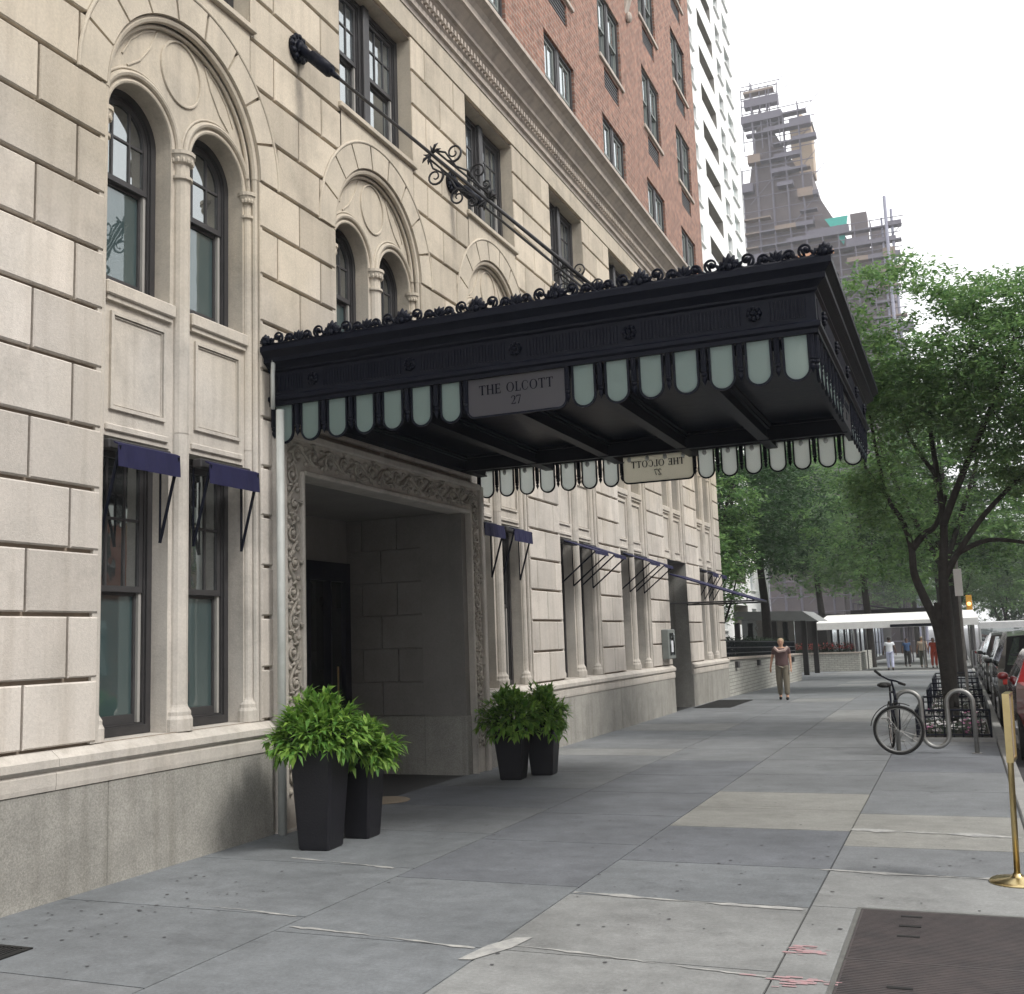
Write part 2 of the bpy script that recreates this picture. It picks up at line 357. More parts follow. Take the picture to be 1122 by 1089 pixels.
# pavement: per slab tint attribute
def pave():
    m,nt,P,O=newmat('bluestone and concrete flags'); N=nt.nodes
    tc=N.new('ShaderNodeTexCoord'); at=N.new('ShaderNodeAttribute'); at.attribute_name='tint'
    def noise(sc,d=6,ro=.6,vec=None):
        n=N.new('ShaderNodeTexNoise'); n.inputs['Scale'].default_value=sc; n.inputs['Detail'].default_value=d; n.inputs['Roughness'].default_value=ro
        L(nt,vec or tc.outputs['Object'],n.inputs['Vector']); return n.outputs['Fac']
    def rng(f,a,b,c,d):
        r=N.new('ShaderNodeMapRange'); r.inputs[1].default_value=a; r.inputs[2].default_value=b; r.inputs[3].default_value=c; r.inputs[4].default_value=d; L(nt,f,r.inputs[0]); return r.outputs[0]
    def mul(c,f):
        v=N.new('ShaderNodeVectorMath'); v.operation='SCALE'; L(nt,c,v.inputs[0]); L(nt,f,v.inputs['Scale']); return v.outputs[0]
    out=mul(at.outputs['Color'],rng(noise(.9),.3,.7,.80,1.18))
    out=mul(out,rng(noise(6,10,.8),.3,.7,.76,1.2))
    out=mul(out,rng(noise(45,4,.7),.3,.7,.86,1.14))
    out=mul(out,rng(noise(240,2),.3,.7,.84,1.16))
    mp=N.new('ShaderNodeMapping'); mp.inputs['Scale'].default_value=(1.0,3.2,1); L(nt,tc.outputs['Object'],mp.inputs[0])
    out=mul(out,rng(noise(2.2,5,.6,mp.outputs[0]),.35,.7,1.04,.93))
    # dark stains with a shape of their own
    st=noise(1.3,8,.8)
    out=mul(out,rng(st,.57,.70,1.0,.70))
    L(nt,out,P.inputs['Base Color'])
    L(nt,rng(noise(3),.3,.7,.62,.85),P.inputs['Roughness']); P.inputs['Specular IOR Level'].default_value=.35
    bp=N.new('ShaderNodeBump'); bp.inputs['Strength'].default_value=.25; bp.inputs['Distance'].default_value=.006; L(nt,noise(60,6,.7),bp.inputs['Height']); L(nt,bp.outputs[0],P.inputs['Normal'])
    return m
M['pave']=pave()

# ------------------------------------------------------------------ ground
def gz(y): return 0.0 if y<28 else -.015*(min(y,130)-28)
def sheet(x0,x1,ys,dz,name,m,uvz=None):
    b=MB()
    for a,c in zip(ys[:-1],ys[1:]):
        b.quad((x0,a,gz(a)+dz),(x1,a,gz(a)+dz),(x1,c,gz(c)+dz),(x0,c,gz(c)+dz))
    return tag(b.build(name,m,origin=(0,0,0),fix=False),kind='structure')
YS=[-60,0,28,40,60,90,130,1500]
sheet(-600,600,YS,-.16,'ground',M['asph'])
sheet(6.58,16.5,YS,-.13,'road',M['asph'])
# sidewalk slabs
SY=[-8,28,40,60,90,130,300]
sheet(-2.9,6.45,SY,-.012,'pavement_bed',M['joint'])
b=MB(); tints=[]
def slab(x0,x1,y0,y1,t):
    g=.006
    # split so it follows the slope
    b.quad((x0+g,y0+g,gz(y0)),(x1-g,y0+g,gz(y0)),(x1-g,y1-g,gz(y1)),(x0+g,y1-g,gz(y1))); tints.append(t)
    for q in (((x0+g,y0+g),(x0+g,y1-g)),((x1-g,y1-g),(x1-g,y0+g)),((x1-g,y0+g),(x0+g,y0+g)),((x0+g,y1-g),(x1-g,y1-g))):
        (ax,ay),(cx,cy)=q
        b.quad((ax,ay,gz(ay)),(cx,cy,gz(cy)),(cx,cy,gz(cy)-.011),(ax,ay,gz(ay)-.011)); tints.append(t)
blue=(.180,.194,.206); mid=(.186,.197,.207); light=(.245,.252,.250); warm=(.262,.262,.245); dark=(.152,.163,.180)
cols=[(-.02,2.06,[-1.6,0,1.6,3.1,4.62,6.1,7.6,9.1,10.55,12.0,13.5,15.4,16.35]),
      (2.06,3.5,[-1.2,.3,1.9,3.1,4.2,5.75,7.3,8.85,10.3,11.8,13.3]),
      (3.5,5.08,[-2,-.4,1.2,2.8,4.2,5.75,7.1,8.25,9.8,10.9,12.0,13.5]),
      (5.08,6.44,[-1.8,-.2,1.6,3.6,5.0,7.15,8.2,9.15,10.75,12.3,13.9])]
rnd=random.Random(3)
spec={(0,4):blue,(0,5):blue,(0,6):blue,(0,11):light,(1,3):blue,(1,4):blue,(1,5):blue,(1,6):dark,(1,7):dark,(1,8):dark,
      (2,3):light,(2,4):light,(2,5):light,(2,6):blue,(2,7):dark,(2,8):warm,(2,9):warm,(3,4):light,(3,5):light,(3,6):mid,(3,7):warm,(3,8):mid}
for ci,(x0,x1,ys) in enumerate(cols):
    ys=list(ys)
    while ys[-1]<150: ys.append(ys[-1]+1.55)
    for k in range(len(ys)-1):
        t=spec.get((ci,k))
        if t is None: t=rnd.choice([blue,mid,mid,dark if k<12 else mid,light if (k>13 and rnd.random()<.2) else mid])
        if ys[k]>56: t=light
        j=rnd.uniform(.96,1.04)*.92; slab(x0,x1,ys[k],ys[k+1],tuple(v*j for v in t))
# setback court floor beyond the low wall
for yy in range(62,150,4): slab(-2.9,-.03,yy,yy+4,light)
for yy in (44.3,46.3,48.3,50.3,52.3,54.3,56.3,58.3,60.1): slab(-2.9,-.03,yy,yy+2 if yy<60 else 61.95,mid)
o=b.build('sidewalk',M['pave'],origin=(0,0,0),fix=False); tag(o,kind='structure')
ca=o.data.color_attributes.new('tint','FLOAT_COLOR','CORNER'); buf=[]
for t in tints: buf+=[*t,1]*4
ca.data.foreach_set('color',buf)
# vestibule floor and door mat ring
b=MB(); b.quad((-4,8.9,-.004),(-.022,8.9,-.004),(-.022,13.6,-.004),(-4,13.6,-.004)); tag(b.build('vestibule_floor',mat('dark slate floor',(.05,.05,.053),.5,fine=.1),fix=False),kind='structure')
# kerb
b=MB(); yy=-8
while yy<125:
    l=1.8; b.box(6.452,6.585,yy+.005,yy+l-.005,-.2+gz(yy),.004+gz(yy+.9),.012); yy+=l
tag(b.build('kerb',M['kerb'],origin=(0,0,0)),kind='structure')
# mortar repairs (thin sheets)
def strip(pts,w,z,mat_,name,jit=.012,kind='structure',seed=1):
    r=random.Random(seed); b=MB(); P=[]
    for (xa,ya),(xb,yb) in zip(pts[:-1],pts[1:]):
        n=max(2,int(math.hypot(xb-xa,yb-ya)/.05))
        for i in range(n): P.append((xa+(xb-xa)*i/n,ya+(yb-ya)*i/n))
    P.append(pts[-1]); up=[];lo=[]
    for x,y in P:
        ph=r.uniform(0,6) if not up else ph; ww=w*max(.04,(.75+.55*math.sin(x*7+ph)+.35*math.sin(x*17+ph*2)+r.uniform(-.25,.25))); j=r.uniform(-jit,jit)*.6+.01*math.sin(x*4+ph)
        up.append((x,y+ww/2+j,z)); lo.append((x,y-ww/2+j,z))
    for i in range(len(P)-1): b.quad(lo[i],lo[i+1],up[i+1],up[i])
    return tag(b.build(name,mat_,fix=False),kind=kind)
strip([(3.52,7.13),(5.05,7.03)],.05,.004,M['whitepatch'],'mortar_repair',seed=2)
strip([(4.9,8.22),(6.32,8.14)],.055,.004,M['whitepatch'],'mortar_repair',seed=3)
strip([(1.15,6.18),(2.0,6.08)],.022,.004,M['whitepatch'],'mortar_repair',seed=4)
strip([(2.1,5.86),(3.42,5.74)],.025,.004,M['whitepatch'],'mortar_repair',seed=5)
strip([(3.6,5.84),(5.05,5.66)],.022,.004,M['whitepatch'],'mortar_repair',seed=6)
strip([(.85,7.75),(1.9,7.55)],.03,.004,M['whitepatch'],'mortar_repair',seed=8)
b=MB(); b.add([(3.42,5.5,.005),(3.5,5.52,.005),(3.62,5.78,.005),(3.66,6.02,.005),(3.56,5.98,.005),(3.47,5.8,.005)],[(0,1,2,3,4,5)]); tag(b.build('mortar_repair',M['whitepatch'],fix=False),kind='structure')
strip([(5.08,9.9),(6.4,9.75)],.1,.004,M['whitepatch'],'mortar_repair',.02,seed=9)
# joint line far across the pavement and light expansion strips
b=MB(); b.box(-2.8,6.6,60.4,60.62,gz(60.5)-.02,gz(60.5)+.012); tag(b.build('channel_strip',M['joint']),kind='structure')
# pink spray marks
r=random.Random(5)
for (x,y,w,l) in ((5.16,6.15,.17,.16),(5.2,5.62,.22,.14)):
    b=MB()
    for i in range(26):
        a=x+r.gauss(0,w*.3); c=y+r.gauss(0,l*.25); q=r.uniform(.008,.03)
        b.add([(a-q*1.6,c-q*.4,.004+i*1e-5),(a+q*1.6,c-q*.3,.004+i*1e-5),(a+q*1.4,c+q*.5,.004+i*1e-5),(a-q*1.5,c+q*.4,.004+i*1e-5)],[(0,1,2,3)])
    tag(b.build('paint_mark',M['pinkpaint'],fix=False),kind='structure')
# gum spots
b=MB(); r=random.Random(11)
for i in range(230):
    if i<60: x,y=r.uniform(.25,1.6),r.uniform(4.6,7.0)
    elif i<130: x,y=r.uniform(3.5,6.2),r.uniform(5.2,9.4)
    else: x,y=r.uniform(1,6.2),r.uniform(7,16)
    q=r.uniform(.005,.015); n=8
    b.add([(x+q*r.uniform(.7,1.2)*math.cos(2*PI*k/n),y+q*r.uniform(.7,1.2)*math.sin(2*PI*k/n),.0035) for k in range(n)],[tuple(range(n))])
tag(b.build('gum_spots',M['gum'],fix=False),kind='stuff',label='small dark gum spots trodden flat on the sidewalk')

# ------------------------------------------------------------------ main building
BC=[7.48,10.98,14.48,18.0,21.5,25.05,28.52]        # bay centres
END=30.3
bld=empty('apartment_building',(0,15,0),'old apartment building with rusticated limestone base and red brick floors above','building')
Z0=1.05; CH=.482
zc=[Z0+CH*k for k in range(19)]                      # course lines
SPR=zc[11]                                            # 6.352 spring of the big arches
RO,RI=1.36,1.05
def lowopen(c): return None
def openings(k):
    z0,z1=zc[k],zc[k+1]; o=[]
    for i,c in enumerate(BC):
        if z1<=SPR+.01:
            if i==1:
                if z0>4.6: o.append((c-1.05,c+1.05))
            elif i==5 and z0<3.2: o.append((c-.9,c+.9))
            else: o.append((c-1.05,c+1.05))
        if 7.3<z0<7.9: o.append((c-.9,c+.9))
        if z0>7.7 and z0<9.6: o.append((c-.9,c+.9))
    if z0<3.6: o.append((8.72,13.6))
    return sorted(o)
def merge(o):
    r=[]
    for a,b_ in o:
        if r and a<=r[-1][1]: r[-1]=(r[-1][0],max(r[-1][1],b_))
        else: r.append((a,b_))
    return r
def block(mb,y0,y1,z0,z1,circ=None,ge=(1,1),g=.017,x=0.0,depth=.055,ch=.011):
    y0+=.011 if ge[0] else .003; y1-=.011 if ge[1] else .003; z0+=.016; z1-=.016
    if y1-y0<.05: return
    if circ:
        cy,cz,R=circ; R+=.012
        P=[]
        for (a,b_),(c,d) in (((y0,z0),(y1,z0)),((y1,z0),(y1,z1)),((y1,z1),(y0,z1)),((y0,z1),(y0,z0))):
            n=18
            for i in range(n): P.append((a+(c-a)*i/n,b_+(d-b_)*i/n))
        Q=[];ins=0
        for y,z in P:
            dd=math.hypot(y-cy,z-cz)
            if dd<R:
                ins+=1
                if dd<1e-6: dd=1e-6
                y,z=cy+(y-cy)*R/dd,cz+(z-cz)*R/dd
                y=min(max(y,y0),y1)
                if z<z1+1e-6: pass
                else:
                    z=z1; s=1 if y>cy else -1; y=cy+s*math.sqrt(max(0,R*R-(z1-cz)**2)); y=min(max(y,y0),y1)
            if not Q or math.hypot(y-Q[-1][0],z-Q[-1][1])>.004: Q.append((y,z))
        if ins>=len(P)-1: return
        if ins: P=Q
        else: circ=None
    if not circ: P=[(y0,z0),(y1,z0),(y1,z1),(y0,z1)]
    if len(P)<3: return
    A=sum(P[i][0]*P[(i+1)%len(P)][1]-P[(i+1)%len(P)][0]*P[i][1] for i in range(len(P)))/2
    if A<.004: return
    my=sum(p[0] for p in P)/len(P); mz=sum(p[1] for p in P)/len(P)
    n=len(P); F=[]
    for i in range(n):
        a=P[i-1]; c=P[(i+1)%n]; p=P[i]
        t1=Vector((p[0]-a[0],p[1]-a[1])); t2=Vector((c[0]-p[0],c[1]-p[1]))
        if t1.length<1e-9 or t2.length<1e-9: F.append(p); continue
        t1.normalize(); t2.normalize()
        n1=Vector((-t1.y,t1.x)); n2=Vector((-t2.y,t2.x)); nn=n1+n2
        if nn.length<.2: nn=n1
        nn=nn/max(.5,nn.length**2/2) if nn.length>0 else nn
        F.append((p[0]+nn.x*ch,p[1]+nn.y*ch))
    vs=[(x-depth,y,z) for y,z in P]+[(x-ch,y,z) for y,z in P]+[(x,y,z) for y,z in F]
    fs=[(i,(i+1)%n,n+(i+1)%n,n+i) for i in range(n)]+[(n+i,n+(i+1)%n,2*n+(i+1)%n,2*n+i) for i in range(n)]+[tuple(range(2*n,3*n))]
    mb.add(vs,fs)

wall=MB()
for k in range(len(zc)-1):
    z0,z1=zc[k],zc[k+1]
    ops=merge(openings(k)); segs=[]; a=-2.0
    for o0,o1 in ops: segs.append((a,o0)); a=o1
    segs.append((a,END))
    arch = z0>=SPR-.01 and z0<SPR+RO
    for (a,b_) in segs:
        # joints
        js=[]
        if arch or (z0>4.0 and True) or True:
            for i in range(-1,len(BC)):
                c0=BC[i] if i>=0 else BC[0]-3.5; c1=BC[i+1] if i+1<len(BC) else c0+3.5
                mid_=(c0+c1)/2; w=(c1-c0-2.1)/2
                if z0<7.3:
                    js+= [mid_] if k%2==0 else [mid_-w+.30,mid_+w-.30]
                else:
                    js+= [mid_] if k%2==0 else [mid_-.45,mid_+.45]
                if arch: js.append(c0)
                if i==1 or (k<8 and i==0): 
                    pass
            if 3.6<z0<4.6: js+=[10.1 if k%2 else 10.6,11.9 if k%2 else 11.3]
            js+=[-.6,.4,1.3,2.2]
        pts=[a]+sorted(j for j in set(js) if a+.12<j<b_-.12)+[b_]
        for p,q in zip(pts[:-1],pts[1:]):
            circ=None
            if arch:
                m_=(p+q)/2; c=min(BC,key=lambda t:abs(t-m_)); circ=(c,SPR,RO)
            ge=(p!=a or a<-1, q!=b_ or b_>=END)
            block(wall,p,q,z0,z1,circ,ge)
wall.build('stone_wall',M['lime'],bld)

def grid(mb,ys,zs,holes,f):
    ys=sorted(set(ys));zs=sorted(set(zs))
    for a,b_ in zip(ys[:-1],ys[1:]):
        for c,d in zip(zs[:-1],zs[1:]):
            my,mz=(a+b_)/2,(c+d)/2
            if any(h[0]<my<h[1] and h[2]<mz<h[3] for h in holes): continue
            mb.quad(f(a,c),f(b_,c),f(b_,d),f(a,d))
holes=[]
for i,c in enumerate(BC):
    if i==1: holes.append((c-1.05,c+1.05,4.55,7.42))
    elif i==5: holes+=[(c-.9,c+.9,0,3.46),(c-1.05,c+1.05,3.46,7.42)]
    else: holes.append((c-1.05,c+1.05,Z0,7.42))
    holes.append((c-.885,c+.885,7.92,9.66))
holes.append((8.75,13.55,0,3.8))
bk=MB(); ys=[-2,END];zs=[0,10.05]
for h in holes: ys+=[h[0],h[1]]; zs+=[h[2],h[3]]
grid(bk,ys,zs,holes,lambda y,z:(-.046,y,z))
bk.build('wall_backing',M['mortar'],bld)

# smooth patches above the arches, frieze band
sm=MB()
for c in BC:
    n=24; z1=7.915; P0=[]
    for i in range(n):
        ya=c-.885+1.77*i/n; yb=c-.885+1.77*(i+1)/n
        za=max(zc[13],SPR+math.sqrt(max(0,(RO+.012)**2-(ya-c)**2))) ; zb=max(zc[13],SPR+math.sqrt(max(0,(RO+.012)**2-(yb-c)**2)))
        sm.add([(-.05,ya,za),(-.05,yb,zb),(-.05,yb,z1),(-.05,ya,z1),(-.004,ya,za),(-.004,yb,zb),(-.004,yb,z1),(-.004,ya,z1)],[(4,5,6,7),(0,1,5,4),(3,7,6,2)])
    sm.box(-.28,.045,c-.95,c+.95,7.85,7.92,.01)
sm.box(-.1,.006,-2,END,9.73,10.06)
sm.build('smooth_stone_band',M['lime_trim'],bld)

# reveals
def reveal(mb,y0,y1,z0,z1,x0,x1):
    mb.quad((x0,y0,z0),(x1,y0,z0),(x1,y0,z1),(x0,y0,z1)); mb.quad((x0,y1,z0),(x0,y1,z1),(x1,y1,z1),(x1,y1,z0))
    mb.quad((x0,y0,z0),(x0,y1,z0),(x1,y1,z0),(x1,y0,z0)); mb.quad((x0,y0,z1),(x1,y0,z1),(x1,y1,z1),(x0,y1,z1))
for c in BC:
    rv=MB(); reveal(rv,c-.886,c+.886,7.921,9.655,-.012,-.32); rv.build('window_reveal',M['lime_trim'],bld)

FX=lambda u,v,d:(d,u,v)     # facade plane: u=Y, v=Z, d=X
def ol(w,zb,zt,c=0,arch=False,n=14):
    if not arch: return [(c-w,zb),(c+w,zb),(c+w,zt),(c-w,zt)]
    return [(c-w,zb),(c+w,zb)]+[(c+w*math.cos(PI*i/n),zt+w*math.sin(PI*i/n)) for i in range(n+1)]
# ---- upper bay stone (arched pair)
SILL2=4.75; SP2=6.2; WR=.395
def upper_bay(c):
    b=MB(); n=60; ys_=[c-1.05+2.1*i/n for i in range(n+1)]
    for cc in (c-.525,c+.525): ys_+=[cc-WR,cc+WR,cc-WR+.004,cc+WR-.004]+[cc+WR*math.cos(PI*i/24) for i in range(1,24)]
    ys_=sorted(set(round(y,5) for y in ys_))
    def low(y):
        for cc in (c-.525,c+.525):
            if abs(y-cc)<WR: return SP2+math.sqrt(max(0,WR*WR-(y-cc)**2))
        return None
    for a,d in zip(ys_[:-1],ys_[1:]):
        m_=(a+d)/2; 
        if low(m_) is None: za=zd=4.42
        else:
            za=low(a) or SP2; zd=low(d) or SP2
        b.quad((-.12,a,za),(-.12,d,zd),(-.12,d,7.43),(-.12,a,7.43))
    for cc in (c-.525,c+.525):
        O_=ol(WR,SILL2,SP2,cc,True,22)
        for p,q in zip(O_,O_[1:]+O_[:1]): b.quad((-.12,*p),(-.12,*q),(-.42,*q),(-.42,*p))
        b.quad((-.12,cc-WR,4.42),(-.12,cc+WR,4.42),(-.12,cc+WR,SILL2),(-.12,cc-WR,SILL2))
        # moulding rings
        for rr,tr,xx in ((WR+.02,.022,-.125),(WR+.085,.028,-.11),(WR+.13,.012,-.115)):
            if rr>.5: pass
            b.tube([(xx,cc+rr*math.cos(PI*i/22),SP2+rr*math.sin(PI*i/22)) for i in range(23)],tr,8)
        b.box(-.4,-.06,cc-WR-.02,cc+WR+.02,SILL2-.13,SILL2-.012,.012)       # sill
        b.box(-.2,-.085,cc-WR,cc+WR,SILL2-.17,SILL2-.13)
    # colonnettes with capitals
    for yy,rr in ((c,.085),(c-.985,.05),(c+.985,.05)):
        b.lathe(-.115,yy,[(rr,3.6),(rr,5.93),(rr+.022,5.94),(rr+.022,5.965),(rr-.004,5.975),(rr-.004,6.08),(rr+.02,6.10),(rr+.035,6.16),(rr+.045,6.165),(rr+.045,6.2)],14)
        for k in range(8):
            a=-PI/2+PI*k/7; b.ball((-.115+(rr+.02)*math.cos(a),yy+(rr+.02)*math.sin(a),6.115),(.016,.016,.03),6,4)
    # roundel, spandrel fillets
    b.tube([(-.115,c+.27*math.cos(2*PI*i/32),6.98+.30*math.sin(2*PI*i/32)) for i in range(33)],.014,6)
    for s_ in (-1,1):
        b.tube([(-.116,c+s_*y,z) for y,z in ((.33,7.22),(.42,7.02),(.55,6.84),(.70,6.72))],.010,6)
        b.tube([(-.116,c+s_*y,z) for y,z in ((.36,7.22),(.52,7.12),(.66,6.98),(.76,6.8))],.010,6)
    # big arch intrados and rolls
    A=[(c+RI*math.cos(PI*i/40),SPR+RI*math.sin(PI*i/40)) for i in range(41)]
    for p,q in zip(A[:-1],A[1:]): b.quad((.004,*p),(.004,*q),(-.13,*q),(-.13,*p))
    b.tube([(-.05,c+(RI-.03)*math.cos(PI*i/40),SPR+(RI-.03)*math.sin(PI*i/40)) for i in range(41)],.035,8)
    b.tube([(-.095,c+(RI-.085)*math.cos(PI*i/40),SPR+(RI-.085)*math.sin(PI*i/40)) for i in range(41)],.02,8)
    for s_ in (-1,1): b.tube([(-.05,c+s_*(RI-.03),SPR),(-.05,c+s_*(RI-.03),4.43)],.03,8)
    b.tube([(.0,c+(RO+.0)*math.cos(PI*i/40),SPR+(RO+.0)*math.sin(PI*i/40)) for i in range(41)],.018,8)
    for i in range(9):        # voussoirs
        t0=PI*i/9+.012; t1=PI*(i+1)/9-.012; A=[];B=[]
        for k in range(7):
            t=t0+(t1-t0)*k/6; A.append((c+(RO-.02)*math.cos(t),SPR+(RO-.02)*math.sin(t))); B.append((c+(RI+.005)*math.cos(t),SPR+(RI+.005)*math.sin(t)))
        b.ring(A,B,FX,-.05,.006,False)
    A=[];B=[]
    for k in range(41):
        t=PI*k/40; A.append((c+RO*math.cos(t),SPR+RO*math.sin(t))); B.append((c+RI*math.cos(t),SPR+RI*math.sin(t)))
    b.ring(A,B,FX,-.06,-.03,False)
    for s_ in (-1,1):
        y0,y1=sorted((c+s_*1.05,c+s_*1.10)); b.box(-.14,-.014,y0,y1,4.42,SPR)
    return b
ub=upper_bay(BC[0]).build('arched_window_surround',M['lime_trim'],bld,origin=(0,BC[0],4.42))
for c in BC[1:]:
    o=copy_tree(ub,bld); o.location=(0,c-15,4.42); ORG[o]=(0,c,4.42)
# ---- lower bay stone
def lower_bay(c,door=False):
    b=MB(); zt=3.46
    b.quad((-.12,c-1.05,zt),(-.12,c+1.05,zt),(-.12,c+1.05,4.421),(-.12,c-1.05,4.421))
    if not door:
        b.quad((-.12,c-1.05,zt),(-.42,c-1.05,zt),(-.42,c+1.05,zt),(-.12,c+1.05,zt))
        for y0,y1 in ((c-1.05,c-.92),(c-.13,c+.13),(c+.92,c+1.05)): b.box(-.42,-.12,y0,y1,Z0,zt)
        for yy,rr in ((c,.085),(c-.985,.05),(c+.985,.05)):
            b.lathe(-.115,yy,[(rr+.045,Z0),(rr+.045,Z0+.1),(rr+.03,Z0+.13),(rr+.03,Z0+.16),(rr+.005,Z0+.2),(rr,Z0+.22),(rr,3.61)],14)
    else:
        for yy,rr in ((c,.085),(c-.985,.05),(c+.985,.05)): b.lathe(-.115,yy,[(rr,zt),(rr,3.61)],14)
    for cc in (c-.525,c+.525):
        for w,h,x in ((.33,.44,-.108),(.285,.395,-.128)):
            pass
        A=ol(.33,3.68,4.50,cc); B=ol(.30,3.71,4.47,cc); b.ring(A,B,FX,-.12,-.095)
        A=ol(.29,3.72,4.46,cc); B=ol(.282,3.728,4.452,cc); b.ring(A,B,FX,-.12,-.108)
        b.box(-.135,-.098,cc-.37,cc+.37,3.5,3.56,.01)
    for s_ in (-1,1):
        y0,y1=sorted((c+s_*1.05,c+s_*1.10)); b.box(-.14,-.014,y0,y1,zt if door else Z0,4.42); b.tube([(-.05,c+s_*(RI-.03),4.43),(-.05,c+s_*(RI-.03),zt if door else Z0)],.03,8)
    return b
lb=lower_bay(BC[0]).build('window_pier_surround',M['lime_trim'],bld,origin=(0,BC[0],Z0))
for i in (2,3,4,6):
    o=copy_tree(lb,bld); o.location=(0,BC[i]-15,Z0); ORG[o]=(0,BC[i],Z0)
lower_bay(BC[5],True).build('doorway_head_panel',M['lime_trim'],bld,origin=(0,BC[5],Z0))

# ---- windows
def window(w,h,arch,cols,rows,meet,matp,matf=None,name='window',pale=False):
    """one double hung window about its own base centre; u=Y v=Z, glazing at x=0 facing +x"""
    hs=h-w if arch else h
    A=ol(w,0,hs,0,arch,18); B=ol(w-.06,.07,hs-(0 if arch else .06),0,arch,18)
    f=MB(); f.ring(A,B,FX,-.07,.05)
    A2=ol(w-.06,.07,hs-(0 if arch else .06),0,arch,18); B2=ol(w-.078,.085,hs-(0 if arch else .078),0,arch,18); f.ring(A2,B2,FX,-.07,.03)
    s=MB(); wi=w-.078; zt=hs if arch else hs-.078
    A=ol(wi,meet,zt,0,arch,18); B=ol(wi-.045,meet+.05,zt-(0 if arch else .045),0,arch,18); s.ring(A,B,FX,-.02,.018)
    for i in range(1,cols):
        y=-wi+2*wi*i/cols; top=zt+(math.sqrt(max(0,(wi-.03)**2-y*y)) if arch else -.03)
        s.box(-.012,.010,y-.011,y+.011,meet+.03,top)
    ztop=h-.08
    for j in range(1,rows):
        z=meet+.03+(ztop-meet)*j/rows
        hw=wi-.03 if z<zt or not arch else math.sqrt(max(0,(wi-.02)**2-(z-zt)**2))
        s.box(-.0115,.0095,-hw,hw,z-.011,z+.011)
    A=ol(wi,.085,meet+.02); B=ol(wi-.055,.16,meet-.03); s.ring(A,B,FX,-.06,-.024)
    t=MB(); t.box(-.03,.004,wi-.03,wi+.001,.09,meet-.002); t.box(-.03,.004,-wi-.001,-wi+.03,.09,meet-.002)
    p=MB(); 
    pl=ol(wi-.04,meet+.04,zt-(0 if arch else .04),0,arch,18); p.prism(pl,FX,-.006,-.003)
    p.cur=1; p.prism(ol(wi-.05,.15,meet-.02),FX,-.046,-.043)
    wo=f.build(name,M['frame'] if not matf else matf,origin=(0,0,0)); ORG[wo]=(0,0,0)
    s.build('sash',M['sash'] if not pale else M['sash_pale'],wo); t.build('sash_track',M['track'] if not pale else M['sash_pale'],wo); p.build('pane',list(matp),wo)
    return wo
def place(w,x,y,z,first):
    o=w if first else copy_tree(w)
    o.parent=bld; o.location=(x,y-15,z); ORG[o]=(x,y,z); return o
wl=window(WR,3.46-Z0-.004,False,3,2,1.17,(M['paneB'],M['paneA']))
wu=window(WR,SP2+WR-SILL2,True,3,2,1.0,(M['paneB'],M['paneA']))
wt=window(.40,1.72,False,3,2,.86,(M['paneC'],M['paneB']))
first=True
for i in (0,2,3,4,6):
    for s_ in (-.525,.525): place(wl,-.34,BC[i]+s_,Z0+.003,first); first=False
first=True
for i in range(7):
    for s_ in (-.525,.525): place(wu,-.34,BC[i]+s_,SILL2+.001,first); first=False
first=True
for i in range(7):
    for s_ in (-.46,.46): place(wt,-.25,BC[i]+s_,7.925,first); first=False
for c in BC:
    mu=MB(); mu.box(-.3,-.15,c-.07,c+.07,7.925,9.65,.01)
    mu.box(-.3,-.2,c-.885,c-.855,7.925,9.65); mu.box(-.3,-.2,c+.855,c+.885,7.925,9.65)
    mu.build('window_mullion',M['frame'],bld)

# ---- base: granite + sill course
def base(y0,y1):
    gr=MB(); tr=MB()
    n=max(1,round((y1-y0)/2.3)); 
    for i in range(n):
        a=y0+(y1-y0)*i/n; c=y0+(y1-y0)*(i+1)/n
        gr.box(-.3,.035,a+.002,c-.002,-.6,.765,.006)
    P=[(-.1,.767),(.045,.767),(.05,.80),(.05,.88),(.035,.90),(.075,.93),(.075,.985),(.0,1.04),(-.1,1.048)]
    n=max(1,round((y1-y0)/2.9))
    for i in range(n):
        a=y0+(y1-y0)*i/n+.002; c=y0+(y1-y0)*(i+1)/n-.002
        m_=len(P); vs=[(x,a,z) for x,z in P]+[(x,c,z) for x,z in P]
        tr.add(vs,[tuple(range(m_)),tuple(range(2*m_-1,m_-1,-1))]+[(k,k+m_,(k+1)%m_+m_,(k+1)%m_) for k in range(m_)])
    for i,cc in enumerate(BC):
        if y0<cc<y1: tr.box(-.42,-.101,cc-1.05,cc+1.05,1.0,1.048)
    gr.build('granite_base',M['granite'],bld); tr.build('sill_course',M['lime_trim'],bld)
base(-2,8.66); base(13.62,24.14); base(25.96,END)

# ---- cornice (swept profile along Y)
cp=[(-.1,10.06),(.02,10.06),(.03,10.12),(.07,10.14),(.07,10.22),(.10,10.25),(.10,10.36),(.16,10.42),(.20,10.44),(.20,10.50),(.26,10.56),(.33,10.62),(.37,10.64),(.37,10.74),(.42,10.80),(.48,10.84),(.52,10.86),(.52,10.93),(.50,10.95),(.1,11.08),(-.1,11.09)]
co=MB(); m_=len(cp)
co.add([(x,-2,z) for x,z in cp]+[(x,END+.3,z) for x,z in cp],[tuple(range(m_)),tuple(range(2*m_-1,m_-1,-1))]+[(k,k+m_,(k+1)%m_+m_,(k+1)%m_) for k in range(m_)])
y=-2
while y<END: co.box(.10,.155,y,y+.055,10.27,10.35); y+=.11      # dentils
co.build('cornice',M['cornice'],bld)

